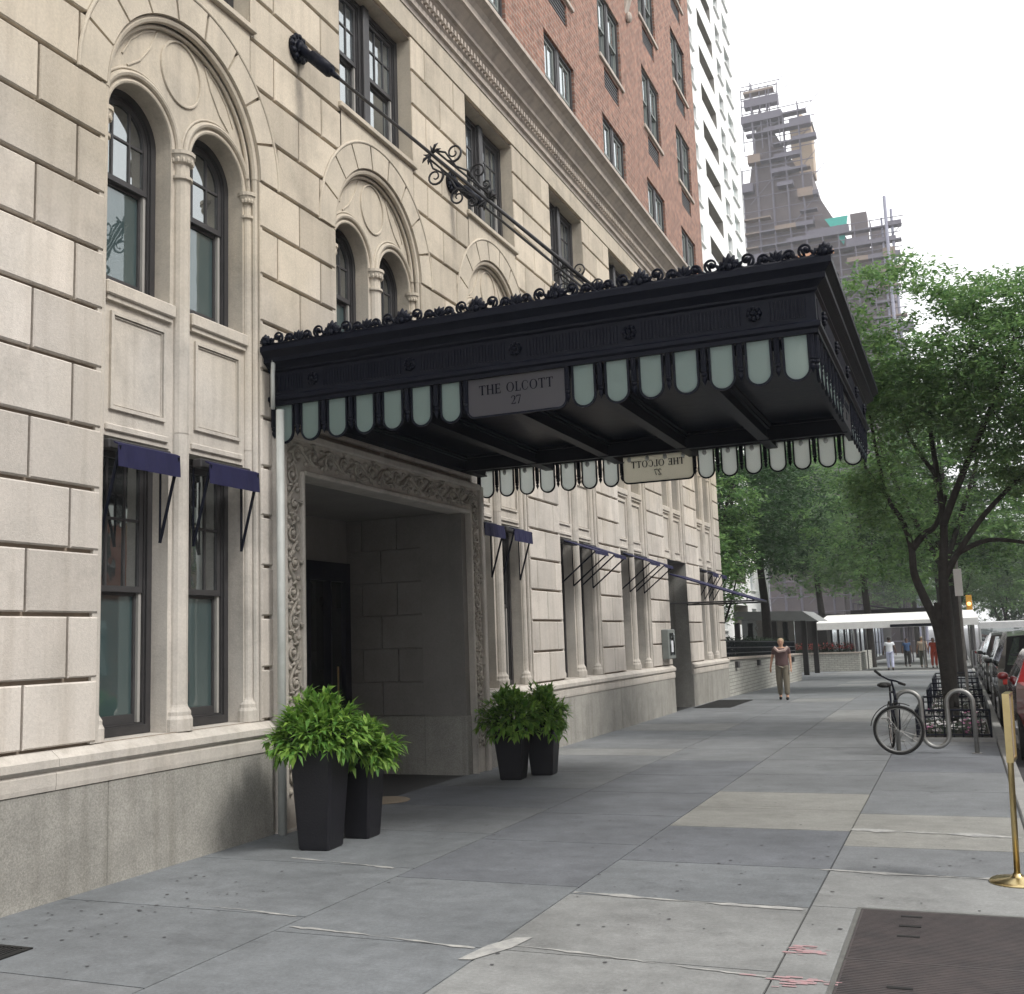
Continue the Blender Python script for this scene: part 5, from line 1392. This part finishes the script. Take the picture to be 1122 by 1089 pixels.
# ------------------------------------------------------------------ white balcony building
g=empty('white_apartment_tower',(-10,68,-.6),'tall white apartment tower with recessed balconies beyond the brick building','building')
X0=-5.3; ya,yb_=45,71.6; m=MB(); fl=2.35; NF=25; zs0=-1.2
cols_=[(50,51.5,'w'),(56.0,57.4,'w'),(59.3,63.6,'b'),(65.0,66.5,'w'),(67.9,69.9,'w')]
holes=[]
for k in range(1,NF):
    z=zs0+fl*k
    for y0,y1,t in cols_: holes.append((y0,y1,z+(1.05 if t=='b' else .8),z+(2.15 if t=='b' else 2.0)))
ys=[ya,yb_];zs=[zs0,zs0+fl*NF+1]
for h in holes: ys+=[h[0],h[1]]; zs+=[h[2],h[3]]
grid(m,ys,zs,holes,lambda y,z:(X0,y,z))
ZT=zs0+fl*NF+1
m.quad((X0,yb_,zs0),(X0-14,yb_,zs0),(X0-14,yb_,ZT),(X0,yb_,ZT)); m.quad((X0,ya,zs0),(X0,ya,ZT),(X0-14,ya,ZT),(X0-14,ya,zs0)); m.quad((X0,ya,ZT),(X0,yb_,ZT),(X0-14,yb_,ZT),(X0-14,ya,ZT))
m.build('wall',M['whiteb'],g)
rb=MB();wb_=MB();sl=MB()
for h in holes:
    bal=(h[1]-h[0])>4
    reveal(rb if bal else sl,h[0],h[1],h[2],h[3],X0,X0-(1.5 if bal else .15))
    dpt=1.5 if bal else .15
    wb_.quad((X0-dpt,h[0],h[2]),(X0-dpt,h[1],h[2]),(X0-dpt,h[1],h[3]),(X0-dpt,h[0],h[3]))
    if not bal: sl.box(X0,X0+.12,h[0]-.1,h[1]+.1,h[2]-.1,h[2]-.02)
rb.build('balcony_recess',M['balc'],g); wb_.build('window_glazing',M['paneC'],g); sl.build('balcony_parapet',M['whiteb'],g)

# ------------------------------------------------------------------ scaffolded tower far away
TY=150; g=empty('scaffolded_building',(-8,TY,-2),'distant gabled masonry building wrapped in scaffolding against the sky','building')
m=MB()
m.box(-17.5,-7.9,TY,TY+14,-2,66); m.box(-17.5,1.6,TY+1,TY+14,-2,53.8)
m.add([(-16.6,TY,66),(-9.5,TY,66),(-14.6,TY,77.0),(-16.6,TY+3,66),(-9.5,TY+3,66),(-14.6,TY+3,77.0)],[(0,1,2),(3,5,4),(0,2,5,3),(1,4,5,2),(0,3,4,1)])
m.add([(-7.9,TY,53.8),(-3.2,TY,53.8),(-7.9,TY,63.5),(-7.9,TY+5,53.8),(-3.2,TY+5,53.8),(-7.9,TY+5,63.5)],[(0,1,2),(3,5,4),(0,2,5,3),(1,4,5,2),(0,3,4,1)])
m.box(-3.4,-1.2,TY+2,TY+5,53.8,59.5); m.box(-.9,1.2,TY+3,TY+6,53.8,57)
m.build('masonry',M['gothic'],g)
m=MB(); m.box(-10.6,-7.6,TY+1,TY+4,66,73.6,.1)
m.add([(-10.8,TY+.8,73.6),(-7.4,TY+.8,73.6),(-7.4,TY+4.2,73.6),(-10.8,TY+4.2,73.6),(-9.1,TY+2.5,76.0)],[(0,1,4),(1,2,4),(2,3,4),(3,0,4)]); m.build('chimney',M['gothic_tan'],g)
r=random.Random(2); sc=MB(); pk=MB(); tarp=MB()
lv=[-1+2.1*k for k in range(40)]
def inside(x,z): return (x<-7.2 and z<68) or (x<2.6 and z<57.5) or (-16.8<x<-11.5 and z<79) or (-11.5<=x<-7 and z<76)
for x in [-17.5+2.1*k for k in range(10)]:
    top=max([z for z in lv if inside(x,z)]+[0])+r.uniform(.3,1.6)
    for y in (TY-1.6,TY-.4): sc.tube([(x,y,-2),(x,y,top)],.085,5)
for z in lv:
    xs=[x for x in [-17.5+1.05*k for k in range(20)] if inside(x,z)]
    if not xs: continue
    sc.tube([(min(xs)-.4,TY-1.6,z+1),(max(xs)+.5+r.uniform(-.3,.8),TY-1.6,z+1)],.07,5)
    if z>30:
        x=min(xs)
        while x<max(xs)+.3:
            l=r.uniform(1.5,5); 
            if r.random()<.85: pk.cur=0 if r.random()<.7 else 1; pk.box(x,min(x+l,max(xs)+r.uniform(0,1.3)),TY-1.7,TY-.4,z-.12,z+r.choice([.08,.12,.2,.5,1.1]))
            x+=l
    for k in range(3):
        if r.random()<.5: a=r.choice(xs); sc.tube([(a,TY-1.6,z),(a+2.1,TY-1.6,z+2.1)],.05,4)
# top platform
for z in (75.6,76.8,78,79.2):
    sc.tube([(-16.9,TY-1.6,z),(-11.6,TY-1.6,z)],.08,5)
for x in (-16.8,-15.5,-14.2,-12.9,-11.7):
    sc.tube([(x,TY-1.6,70),(x,TY-1.6,79.4)],.08,5)
pk.cur=0; pk.box(-17,-11.3,TY-1.8,TY+1,74.2,75.3)
sc.build('scaffold_frame',M['scaff'],g); pk.build('planks',[M['scaff'],M['plank']],g)
m=MB(); m.add([(-6.6,TY-.8,58.3),(-3.5,TY-.8,58.3),(-4.3,TY-.8,54.2),(-6.6,TY-.9,58.3),(-3.5,TY-.9,58.3),(-4.3,TY-.9,54.2)],[(0,1,2),(3,5,4),(0,2,5,3),(0,3,4,1),(1,4,5,2)]); m.build('debris_net',M['net'],g)
m=MB(); m.box(-10.4,-5.6,TY-1.9,TY-1.75,52.9,53.5); m.box(-10.3,-6.3,TY-1.9,TY-1.75,50.6,51.9); m.build('plywood_board',mat('orange plywood',(.55,.27,.14),.9),g)
m=MB(); m.tube([(1.4,TY-1.6,-2),(1.4,TY-1.6,59.8)],.22,8); m.tube([(2.1,TY-1.2,-2),(2.1,TY-1.2,58.0)],.18,8); m.tube([(.8,TY-1.2,-2),(.8,TY-1.2,57.0)],.14,8); m.build('hoist_mast',mat('pale hoist mast',(.3,.3,.38),.7),g)

# ------------------------------------------------------------------ cars
def car(x,y,label,paint,Lc=4.6,W=1.8,H=1.48,suv=False,group='cars parked along the kerb',zz=-.13,lights='lampglass'):
    """x = kerb side flank, y = rear end; front points +Y"""
    zz=zz+gz(y+2); g=empty('parked_car',(x+W/2,y+Lc/2,zz),label,'car',group)
    cx=x+W/2
    if suv: prof=[(0,.45),(0.02,.95),(.08,1.05),(.35,H*.96),(.8,H),(2.6,H),(3.15,H*.93),(3.75,1.05),(Lc-.35,.95),(Lc-.05,.78),(Lc,.45)]
    else: prof=[(0,.45),(0.03,.86),(.12,.98),(.75,1.04),(1.35,H*.95),(1.75,H),(2.5,H),(2.95,H*.95),(3.6,1.0),(Lc-.3,.82),(Lc-.05,.68),(Lc,.42)]
    belt=.98 if not suv else 1.06
    m=MB(); n=len(prof); st=[]
    # lofted sections across the width
    def sec(f,z):  # half width by height, inset towards the roof
        w=W/2; return w*(1-.02) if z<belt+.02 else w*(1-.30*(z-belt)/(H-belt+.001)*.8)
    rows=[]
    for (u,z) in prof:
        hw=sec(u,z); e=.10 if (u<.2 or u>Lc-.3) else 0
        rows.append([(cx-hw+e,y+u,zz+z),(cx-hw*.6,y+u-(.06 if u<.5 else 0)+(.05 if u>Lc-.4 else 0),zz+z+.025),(cx,y+u-(.08 if u<.5 else 0)+(.07 if u>Lc-.4 else 0),zz+z+.035),(cx+hw*.6,y+u-(.06 if u<.5 else 0)+(.05 if u>Lc-.4 else 0),zz+z+.025),(cx+hw-e,y+u,zz+z)])
    vs=sum(rows,[]); fs=[]
    for i in range(n-1):
        for k in range(4): fs.append((i*5+k,i*5+k+1,(i+1)*5+k+1,(i+1)*5+k))
    # flanks : from roofline down to belt, then down to sill
    for s_,k in ((-1,0),(1,4)):
        ib=len(vs)
        for (u,z) in prof:
            zb=min(z,belt-.02); e=.10 if (u<.2 or u>Lc-.3) else 0
            vs.append((cx+s_*(W/2-.0-e),y+u,zz+zb))
        ic=len(vs)
        for (u,z) in prof:
            e=.12 if (u<.2 or u>Lc-.3) else .0; zb=min(z,.62); vs.append((cx+s_*(W/2+.015-e),y+u,zz+zb))
        idd=len(vs)
        for (u,z) in prof: e=.12 if (u<.2 or u>Lc-.3) else .03; vs.append((cx+s_*(W/2-e),y+u,zz+.24))
        for i in range(n-1):
            fs.append((i*5+k,(i+1)*5+k,ib+i+1,ib+i)); fs.append((ib+i,ib+i+1,ic+i+1,ic+i)); fs.append((ic+i,ic+i+1,idd+i+1,idd+i))
        if s_<0: L0=idd
        else: R0=idd
    for i in range(n-1): fs.append((L0+i,L0+i+1,R0+i+1,R0+i))
    fs.append((0,1,2,3,4,R0,L0)); fs.append(tuple((n-1)*5+k for k in (4,3,2,1,0))+(L0+n-1,R0+n-1))
    m.add(vs,fs); bo=m.build('body',paint,g,smooth=False)
    bv=bo.modifiers.new('bevel','BEVEL'); bv.width=.03; bv.segments=2; bv.limit_method='ANGLE'; bv.angle_limit=.5
    # glass
    def rowpt(i,s_,ins,lift=.012):
        u,z=prof[i]; hw=sec(u,z); return Vector((cx+s_*(hw-ins),y+u,zz+z))
    m=MB()
    if suv: rear=((2,3),); front=((6,7),); sidei=(2,3,4,5,6,7)
    else: rear=((3,4),); front=((7,8),); sidei=(3,4,5,6,7,8)
    for (i,j) in rear+front:
        a,b_=(rowpt(i,-1,.12),rowpt(j,-1,.12)); c,d=(rowpt(j,1,.12),rowpt(i,1,.12))
        nrm=(b_-a).cross(d-a).normalized()
        if nrm.z<0: nrm=-nrm
        f_=lambda p,q,t:p+(q-p)*t
        a2,b2,c2,d2=f_(a,b_,.08),f_(a,b_,.92),f_(d,c,.92),f_(d,c,.08)
        k=nrm*.045; t_=nrm*.02
        m.add([a2+k,b2+k,c2+k,d2+k,a2+t_,b2+t_,c2+t_,d2+t_],[(0,1,2,3),(7,6,5,4),(0,4,5,1),(1,5,6,2),(2,6,7,3),(3,7,4,0)])
    m.build('windscreen',M['carglass'],g)
    for s_ in (-1,1):
        m=MB(); top=[rowpt(i,s_,0)+Vector((s_*.012,0,-.05)) for i in sidei[1:-1]]; 
        b0=Vector((cx+s_*(W/2+.006),y+prof[sidei[0]][0]+.28,zz+belt+.0)); b1=Vector((cx+s_*(W/2+.006),y+prof[sidei[-1]][0]-.25,zz+belt+.0))
        P_=[b0]+top+[b1]; Q=[p-Vector((s_*.01,0,0)) for p in P_]; k=len(P_)
        m.add([tuple(p) for p in P_+Q],[tuple(range(k)),tuple(range(2*k-1,k-1,-1))]+[(i,(i+1)%k,k+(i+1)%k,k+i) for i in range(k)]); m.build('side_window',M['carglass'],g)
        m=MB(); mx=cx+s_*(W/2+.10); my=y+prof[sidei[-1]][0]-.45; m.ball((mx-s_*.02,my,zz+belt+.05),(.085,.05,.06),10,8); m.tube([(cx+s_*(W/2-.06),my,zz+belt),(mx,my,zz+belt+.03)],.02,5); m.build('wing_mirror',paint,g,smooth=True)
        m=MB(); m.box(*sorted((cx+s_*(W/2-.30),cx+s_*(W/2-.06))),y-.005,y+.1,zz+.78,zz+.92,.01); m.build('tail_light',M[lights],g)
        for k in (0,1,2):
            pass
        m=MB(); m.tube([(cx+s_*(W/2+.012),y+1.3,zz+.78),(cx+s_*(W/2+.012),y+1.32,zz+.35)],.004,4); m.tube([(cx+s_*(W/2+.016),y+2.45,zz+.95),(cx+s_*(W/2+.016),y+2.45,zz+.3)],.004,4); m.tube([(cx+s_*(W/2+.03),y+2.1,zz+.84),(cx+s_*(W/2+.03),y+2.25,zz+.84)],.012,5); m.build('door_handle',M['frame'],g)
    for yy in (y+.85,y+Lc-.85):
        for s_ in (-1,1):
            ax=Vector((1,0,0)); c=Vector((cx+s_*(W/2-.10),yy,zz+.33)); m=MB()
            m.tube([c-ax*.12,c-ax*.11,c+ax*.11,c+ax*.12],[.29,.33,.33,.29],22); wo=m.build('wheel',M['tyre'],g,smooth=False)
            m=MB(); m.tube([c+ax*s_*.115,c+ax*s_*.13],[.21,.19],16)
            for k in range(5):
                a=2*PI*k/5; m.tube([c+ax*s_*.135,c+ax*s_*.13+Vector((0,.19*math.cos(a),.19*math.sin(a)))],.02,5)
            m.build('rim',M['rim'],wo)
    m=MB(); m.box(cx-W/2+.12,cx+W/2-.12,y-.10,y+.05,zz+.34,zz+.56,.02); m.build('bumper',M['frame'] if suv else paint,g)
    m=MB(); m.box(cx-.26,cx+.26,y-.115,y-.102,zz+.60,zz+.72); m.build('number_plate',M['cloth_w'],g)
    return g
car(6.72,15.6,'dark red parked car partly cut by the right edge of the view',M['redcar'],4.5,1.78,1.46)
car(6.64,21.0,'black parked sport utility car just beyond the dark red car',M['blackcar'],4.8,1.9,1.68,True)
car(6.7,27.0,'silver parked car, third in the kerb side row',M['silvercar'],4.6,1.8,1.5)
car(6.66,32.6,'dark parked sport utility car, fourth in the kerb side row',M['blackcar'],4.8,1.9,1.7,True)
car(6.7,38.6,'silver parked sport utility car, fifth in the kerb side row',M['silvercar'],4.8,1.85,1.65,True)
car(6.7,44.8,'dark red parked car, sixth in the kerb side row',M['redcar'],4.5,1.8,1.48)
car(6.7,50.5,'black parked car, last of the kerb side row before the truck',M['blackcar'],4.5,1.8,1.48)
# white box truck
g=empty('box_truck',(8.0,64,gz(64)-.13),'white box truck parked beyond the end of the car row','truck'); zz=gz(64)-.13
m=MB(); m.box(7.0,9.4,60.2,66.4,zz+.9,zz+2.55,.04); m.build('cargo_box',M['whitecar'],g)
m=MB(); m.box(7.05,9.35,60.185,60.2,zz+1.35,zz+2.2); m.build('rear_window',M['carglass'],g)
m=MB(); m.box(7.1,9.3,66.42,68.4,zz+.6,zz+2.3,.15); m.build('cab',M['whitecar'],g)
m=MB(); m.box(7.1,9.3,60.3,68.2,zz+.5,zz+.9); m.build('chassis',M['frame'],g)
for yy in (61.6,67.4):
    for xx in (7.2,9.2):
        m=MB(); m.tube([(xx-.13,yy,zz+.42),(xx+.13,yy,zz+.42)],.42,18); m.build('wheel',M['tyre'],g)
# traffic signal
g=empty('traffic_signal',(6.75,74,gz(74)),'traffic signal with an amber lamp glowing beside the tree trunk','traffic light'); zz=gz(74)
m=MB(); m.tube([(6.75,74,zz-.1),(6.75,74,zz+4.4)],.06,8); m.build('pole',M['frame'],g)
m=MB(); m.box(6.55,6.9,73.8,73.95,zz+3.2,zz+4.3,.02); m.build('signal_head',M['lamp_amber'],g)
m=MB(); m.ball((6.72,73.78,zz+3.75),(.13,.05,.13),10,6); m.build('lamp',M['amberlamp'],g)
# kerb side sign on a pole near the trunk
g=empty('street_sign',(6.25,24.0,0),'narrow white parking sign on a slim pole behind the near tree trunk','sign')
m=MB(); m.tube([(6.12,21.6,0),(6.12,21.6,3.0)],.025,8); m.build('pole',M['steel'],g)
m=MB(); m.box(6.05,6.19,21.55,21.57,2.25,2.75,.003); m.build('sign_plate',M['awn_w'],g)

# ------------------------------------------------------------------ people
def skinmesh(name,verts,edges,radii,matl,parent,sub=2,root=0):
    me=bpy.data.meshes.new(name); o_=ORG[parent]
    me.from_pydata([(v[0],v[1],v[2]) for v in verts],edges,[]); me.materials.append(matl)
    o=bpy.data.objects.new(name,me); COL.objects.link(o); o.parent=parent; ORG[o]=o_
    bpy.context.view_layer.objects.active=o
    md=o.modifiers.new('skin','SKIN'); md.use_smooth_shade=True
    for i,sv in enumerate(me.skin_vertices[0].data):
        r=radii[i]; sv.radius=r if isinstance(r,tuple) else (r,r); sv.use_root=(i==root)
    s=o.modifiers.new('sub','SUBSURF'); s.levels=sub; s.render_levels=sub
    return o
def person(loc,label,h,heading,skin,top,bottom,hair,stride=.22,arm=(.15,-.2),out=(.12,.12),hairlong=.5,group='pedestrians on the sidewalk',shoes='tyre',build_=1.0):
    g=empty('person',loc,label,'person',group); k=h/1.7; w=build_
    # local: facing -Y (towards camera), x right
    V=[];E=[];R=[]
    def add(p,r,par=None):
        V.append((p[0]*k,p[1]*k,p[2]*k)); R.append(tuple(q*k for q in r) if isinstance(r,tuple) else r*k)
        if par is not None: E.append((par,len(V)-1))
        return len(V)-1
    pel=add((0,0,.95),(.15*w,.11)); wa=add((0,0,1.08),(.135*w,.10),pel); ch=add((0,.0,1.27),(.155*w,.11),wa); sh=add((0,.01,1.38),(.13*w,.09),ch); nk=add((0,.0,1.45),.05,sh); hd0=add((0,-.01,1.54),(.07,.085),nk); hd=add((0,-.01,1.62),(.075,.09),hd0); add((0,0,1.65),(.055,.07),hd)
    joints={}
    for s_,i in ((-1,0),(1,1)):
        hp=add((s_*.09,0,.88),(.09*w,.09),pel); kn=add((s_*.10,-stride*(.6 if i else -.35),.49),.062*w,hp); fy=-stride if i else stride
        an=add((s_*.10,fy+.02,.09),.042,kn); add((s_*.10,fy-.04,.04),(.042,.035),an); 
        so=add((s_*.17*w,0,1.38),.058,sh); el=add((s_*(.20+out[i]*.6),arm[i]*.4+.02,1.12),.04,so); wr=add((s_*(.20+out[i]),arm[i]-.03,.88),.027,el)
        pm=add((s_*(.205+out[i]),arm[i]-.045,.82),(.03,.018),wr)
        joints[i]=(hp,kn,an,so,el,wr,pm)
        for f_ in range(4): 
            a=add((s_*(.205+out[i])+(f_-1.5)*.004,arm[i]-.075+f_*.019,.775),.009,pm); add((s_*(.195+out[i])+(f_-1.5)*.003,arm[i]-.075+f_*.018,.742+.006*abs(f_-1.5)),.007,a)
        a=add((s_*(.175+out[i]),arm[i]-.09,.80),.010,pm); add((s_*(.165+out[i]),arm[i]-.10,.775),.008,a)
    skinmesh('body',V,E,[(r[0]*.8,r[1]*.8) if (isinstance(r,tuple) and i<4) else r for i,r in enumerate(R)],skin,g)
    def sub(idx,scale,nm,m_,trim=None,extra=0.0,pz=None,pr_=1.0):
        mp={a:i for i,a in enumerate(idx)}; vs=[V[a] for a in idx]; es=[(mp[a],mp[b_]) for a,b_ in E if a in mp and b_ in mp]
        rs=[]
        for a in idx:
            r=R[a]; rs.append(tuple(q*scale+extra for q in r) if isinstance(r,tuple) else r*scale+extra)
        if trim:
            for a,(b_,t) in trim.items():
                p=Vector(V[a]);q=Vector(V[b_]); vs[mp[a]]=tuple(q+(p-q)*t)
        if pz is not None: vs[mp[pel]]=(0,0,pz*k); rs[mp[pel]]=tuple(q*pr_ for q in rs[mp[pel]])
        return skinmesh(nm,vs,es,rs,m_,g)
    J=joints
    sub([pel,wa,ch,sh,J[0][3],J[0][4],J[1][3],J[1][4]],1.08,'shirt',top,{J[0][4]:(J[0][3],.55),J[1][4]:(J[1][3],.55)},.014,.82,1.25)
    sub([pel,J[0][0],J[0][1],J[0][2],J[1][0],J[1][1],J[1][2]],1.08,'trousers',bottom,{J[0][2]:(J[0][1],.93),J[1][2]:(J[1][1],.93)},.018,1.06,.9)
    m=MB(); m.ball((loc[0],loc[1]+.025*k,loc[2]+1.615*k),(.09*k,.10*k,.085*k),12,8); 
    if hairlong>0: m.ball((loc[0],loc[1]+.05*k,loc[2]+1.56*k),(.082*k,.06*k,.09*k*hairlong*2),10,6)
    m.build('hair',hair,g,smooth=True)
    m=MB(); z=loc[2]
    for s_ in (-1,1): m.ball((loc[0]+s_*.03*k,loc[1]-.088*k,z+1.595*k),(.011*k,.008*k,.007*k),6,4)
    m.build('eyes',M['haird'],g)
    m=MB(); m.ball((loc[0],loc[1]-.103*k,z+1.565*k),(.012*k,.016*k,.02*k),6,5)
    for s_ in (-1,1): m.ball((loc[0]+s_*.078*k,loc[1],z+1.58*k),(.012*k,.02*k,.03*k),6,5)
    m.build('nose_and_ears',skin,g)
    m=MB(); m.ball((loc[0],loc[1]-.093*k,z+1.527*k),(.022*k,.008*k,.006*k),6,4); m.build('mouth',mat('lips',(.35,.12,.1),.6),g)
    for s_,fy in ((-1,stride),(1,-stride)):
        m=MB(); m.ball((loc[0]+s_*.10*k,loc[1]+(fy-.045)*k,z+.042*k),(.045*k,.13*k,.042*k),10,6); m.build('shoe',M[shoes],g,smooth=True)
    g.rotation_euler=(0,0,heading); return g
brown=mat('brown knit top',(.12,.075,.075),.9); khaki=mat('khaki trousers',(.19,.17,.13),.9); 
person((1.80,28.3,gz(28.3)),'elderly person in brown top and khaki trousers walking towards the camera by the low wall',1.56,.08,M['skin'],brown,khaki,M['hairb'],.12,(.05,-.05),(.12,.04),.3,build_=1.12)
g=bpy.data.objects.get('person')
m=MB(); m.tube([(1.64,28.12,1.33),(1.74,28.13,1.22),(1.9,28.1,1.24),(1.97,28.15,1.33)],.035,7); o=m.build('collar_scarf',mat('pale scarf',(.55,.42,.38),.9),g)
person((2.56,60.2,gz(60.2)),'person in white shirt and white trousers walking away past the white awning',1.75,PI+.1,M['skind'],M['cloth_w'],mat('pale lilac trousers',(.55,.58,.75),.9),M['haird'],.15,(.1,-.1),(.1,.1),0)
person((3.0,69.5,gz(69)),'person in blue standing in shade under the white awning',1.7,.4,M['skind'],mat('blue shirt',(.03,.07,.16),.9),M['darkb'],M['haird'],.05,(.0,.0),(.08,.08),.4)
person((3.99,66.0,gz(66)),'person in a beige shirt seen from behind under the white awning',1.75,PI,M['skin'],mat('beige shirt',(.55,.45,.35),.9),mat('olive trousers',(.12,.13,.09),.9),M['hairb'],.12,(.1,-.1),(.1,.1),0,build_=1.15)
person((4.62,64.3,gz(64)),'person in an orange red top beside the near tree trunk under the awning',1.65,.2,M['skin'],mat('orange red top',(.75,.09,.03),.8),mat('red skirt',(.7,.08,.03),.8),M['haird'],.05,(.05,.0),(.08,.08),.6)

# ------------------------------------------------------------------ opposite side of the street (seen in the window reflections)
sheet(16.5,22,[-60,0,28,60,130],.0,'opposite_pavement',mat('opposite concrete',(.26,.26,.25),.9))
for k,(y0,y1,h,c,lab) in enumerate(((-30,4,14,(.30,.22,.16),'tan brick building across the street behind the camera'),(5,34,15,(.28,.13,.09),'red brick building across the street, reflected in the windows'),(35,60,14,(.42,.38,.32),'pale stone building across the street, outside the view'))):
    g=empty('opposite_building',(28,(y0+y1)/2,0),lab,'building'); m=MB(); m.box(22.3,34,y0,y1,-.3,h); m.build('wall',mat('opposite wall',c,.9),g)
    m=MB()
    for i in range(int((y1-y0)/3)):
        for j in range(int(h/3.3)): m.box(22.24,22.3,y0+1+3*i,y0+2.3+3*i,1.2+3.3*j,3.0+3.3*j)
    m.build('windows',M['paneB'],g)

# ------------------------------------------------------------------ world, sun, camera
w=bpy.data.worlds.new('World'); S.world=w; w.use_nodes=True; nt=w.node_tree; N=nt.nodes
bg=N['Background']; sky=N.new('ShaderNodeTexSky'); sky.sky_type='NISHITA'; sky.sun_disc=False
SUN_EL=math.radians(50); SUN_AZ=math.radians(100)   # azimuth measured from +Y towards +X
sky.sun_elevation=SUN_EL; sky.sun_rotation=SUN_AZ; sky.air_density=1.0; sky.dust_density=4; sky.ozone_density=1
tc=N.new('ShaderNodeTexCoord'); nz=N.new('ShaderNodeTexNoise'); nz.inputs['Scale'].default_value=1.6; nz.inputs['Detail'].default_value=5; nt.links.new(tc.outputs['Generated'],nz.inputs['Vector'])
mr=N.new('ShaderNodeMapRange'); mr.inputs[1].default_value=.3; mr.inputs[2].default_value=.7; mr.inputs[3].default_value=8.5; mr.inputs[4].default_value=11.5; nt.links.new(nz.outputs['Fac'],mr.inputs[0])
cl=N.new('ShaderNodeVectorMath'); cl.operation='SCALE'; cl.inputs[0].default_value=(1,1,1.0); nt.links.new(mr.outputs[0],cl.inputs['Scale'])
mx=N.new('ShaderNodeMix'); mx.data_type='RGBA'; mx.inputs['Factor'].default_value=.86; nt.links.new(sky.outputs[0],mx.inputs['A']); nt.links.new(cl.outputs[0],mx.inputs['B'])
nt.links.new(mx.outputs['Result'],bg.inputs['Color']); bg.inputs['Strength'].default_value=.10
sd=bpy.data.lights.new('sun','SUN'); sd.energy=1.5; sd.angle=math.radians(14); sd.color=(1,.965,.91)
so=bpy.data.objects.new('sun',sd); COL.objects.link(so); so.location=(20,0,40)
dv=Vector((math.sin(SUN_AZ)*math.cos(SUN_EL),math.cos(SUN_AZ)*math.cos(SUN_EL),math.sin(SUN_EL))); so.rotation_euler=dv.to_track_quat('Z','Y').to_euler()
yaw,pit,rol=3.88487504e-01,1.33914118e-01,-3.51984587e-02
f=Vector((-math.sin(yaw)*math.cos(pit),math.cos(yaw)*math.cos(pit),math.sin(pit))); r0=f.cross(Vector((0,0,1))).normalized(); u0=r0.cross(f)
cc,ss=math.cos(rol),math.sin(rol); rr=r0*cc+u0*ss; uu=-r0*ss+u0*cc
cd=bpy.data.cameras.new('camera'); cam=bpy.data.objects.new('camera',cd); COL.objects.link(cam)
mt=Matrix((rr,uu,-f)).transposed().to_4x4(); mt.translation=Vector((6.087,0,1.7)); cam.matrix_world=mt
cd.sensor_width=36; cd.lens=1176.1/1122*36; cd.clip_end=4000; cd.clip_start=.05
S.camera=cam
S.view_settings.view_transform='Standard'; S.view_settings.look='None'; S.view_settings.exposure=0.95; S.view_settings.gamma=1
S.render.resolution_x=1024; S.render.resolution_y=994
# ------------------------------------------------------------------ air
hm=bpy.data.materials.new('pale air'); hm.use_nodes=True; hn=hm.node_tree; hn.nodes.remove(hn.nodes['Principled BSDF'])
pv=hn.nodes.new('ShaderNodeVolumePrincipled'); pv.inputs['Color'].default_value=(.95,.97,1,1); pv.inputs['Density'].default_value=.0009; pv.inputs['Anisotropy'].default_value=.2
hn.links.new(pv.outputs[0],hn.nodes['Material Output'].inputs['Volume'])
b=MB(); b.box(-650,650,-70,1510,-3.2,96); tag(b.build('haze',hm,origin=(0,0,0)),kind='stuff',label='pale summer haze fading the far tower')
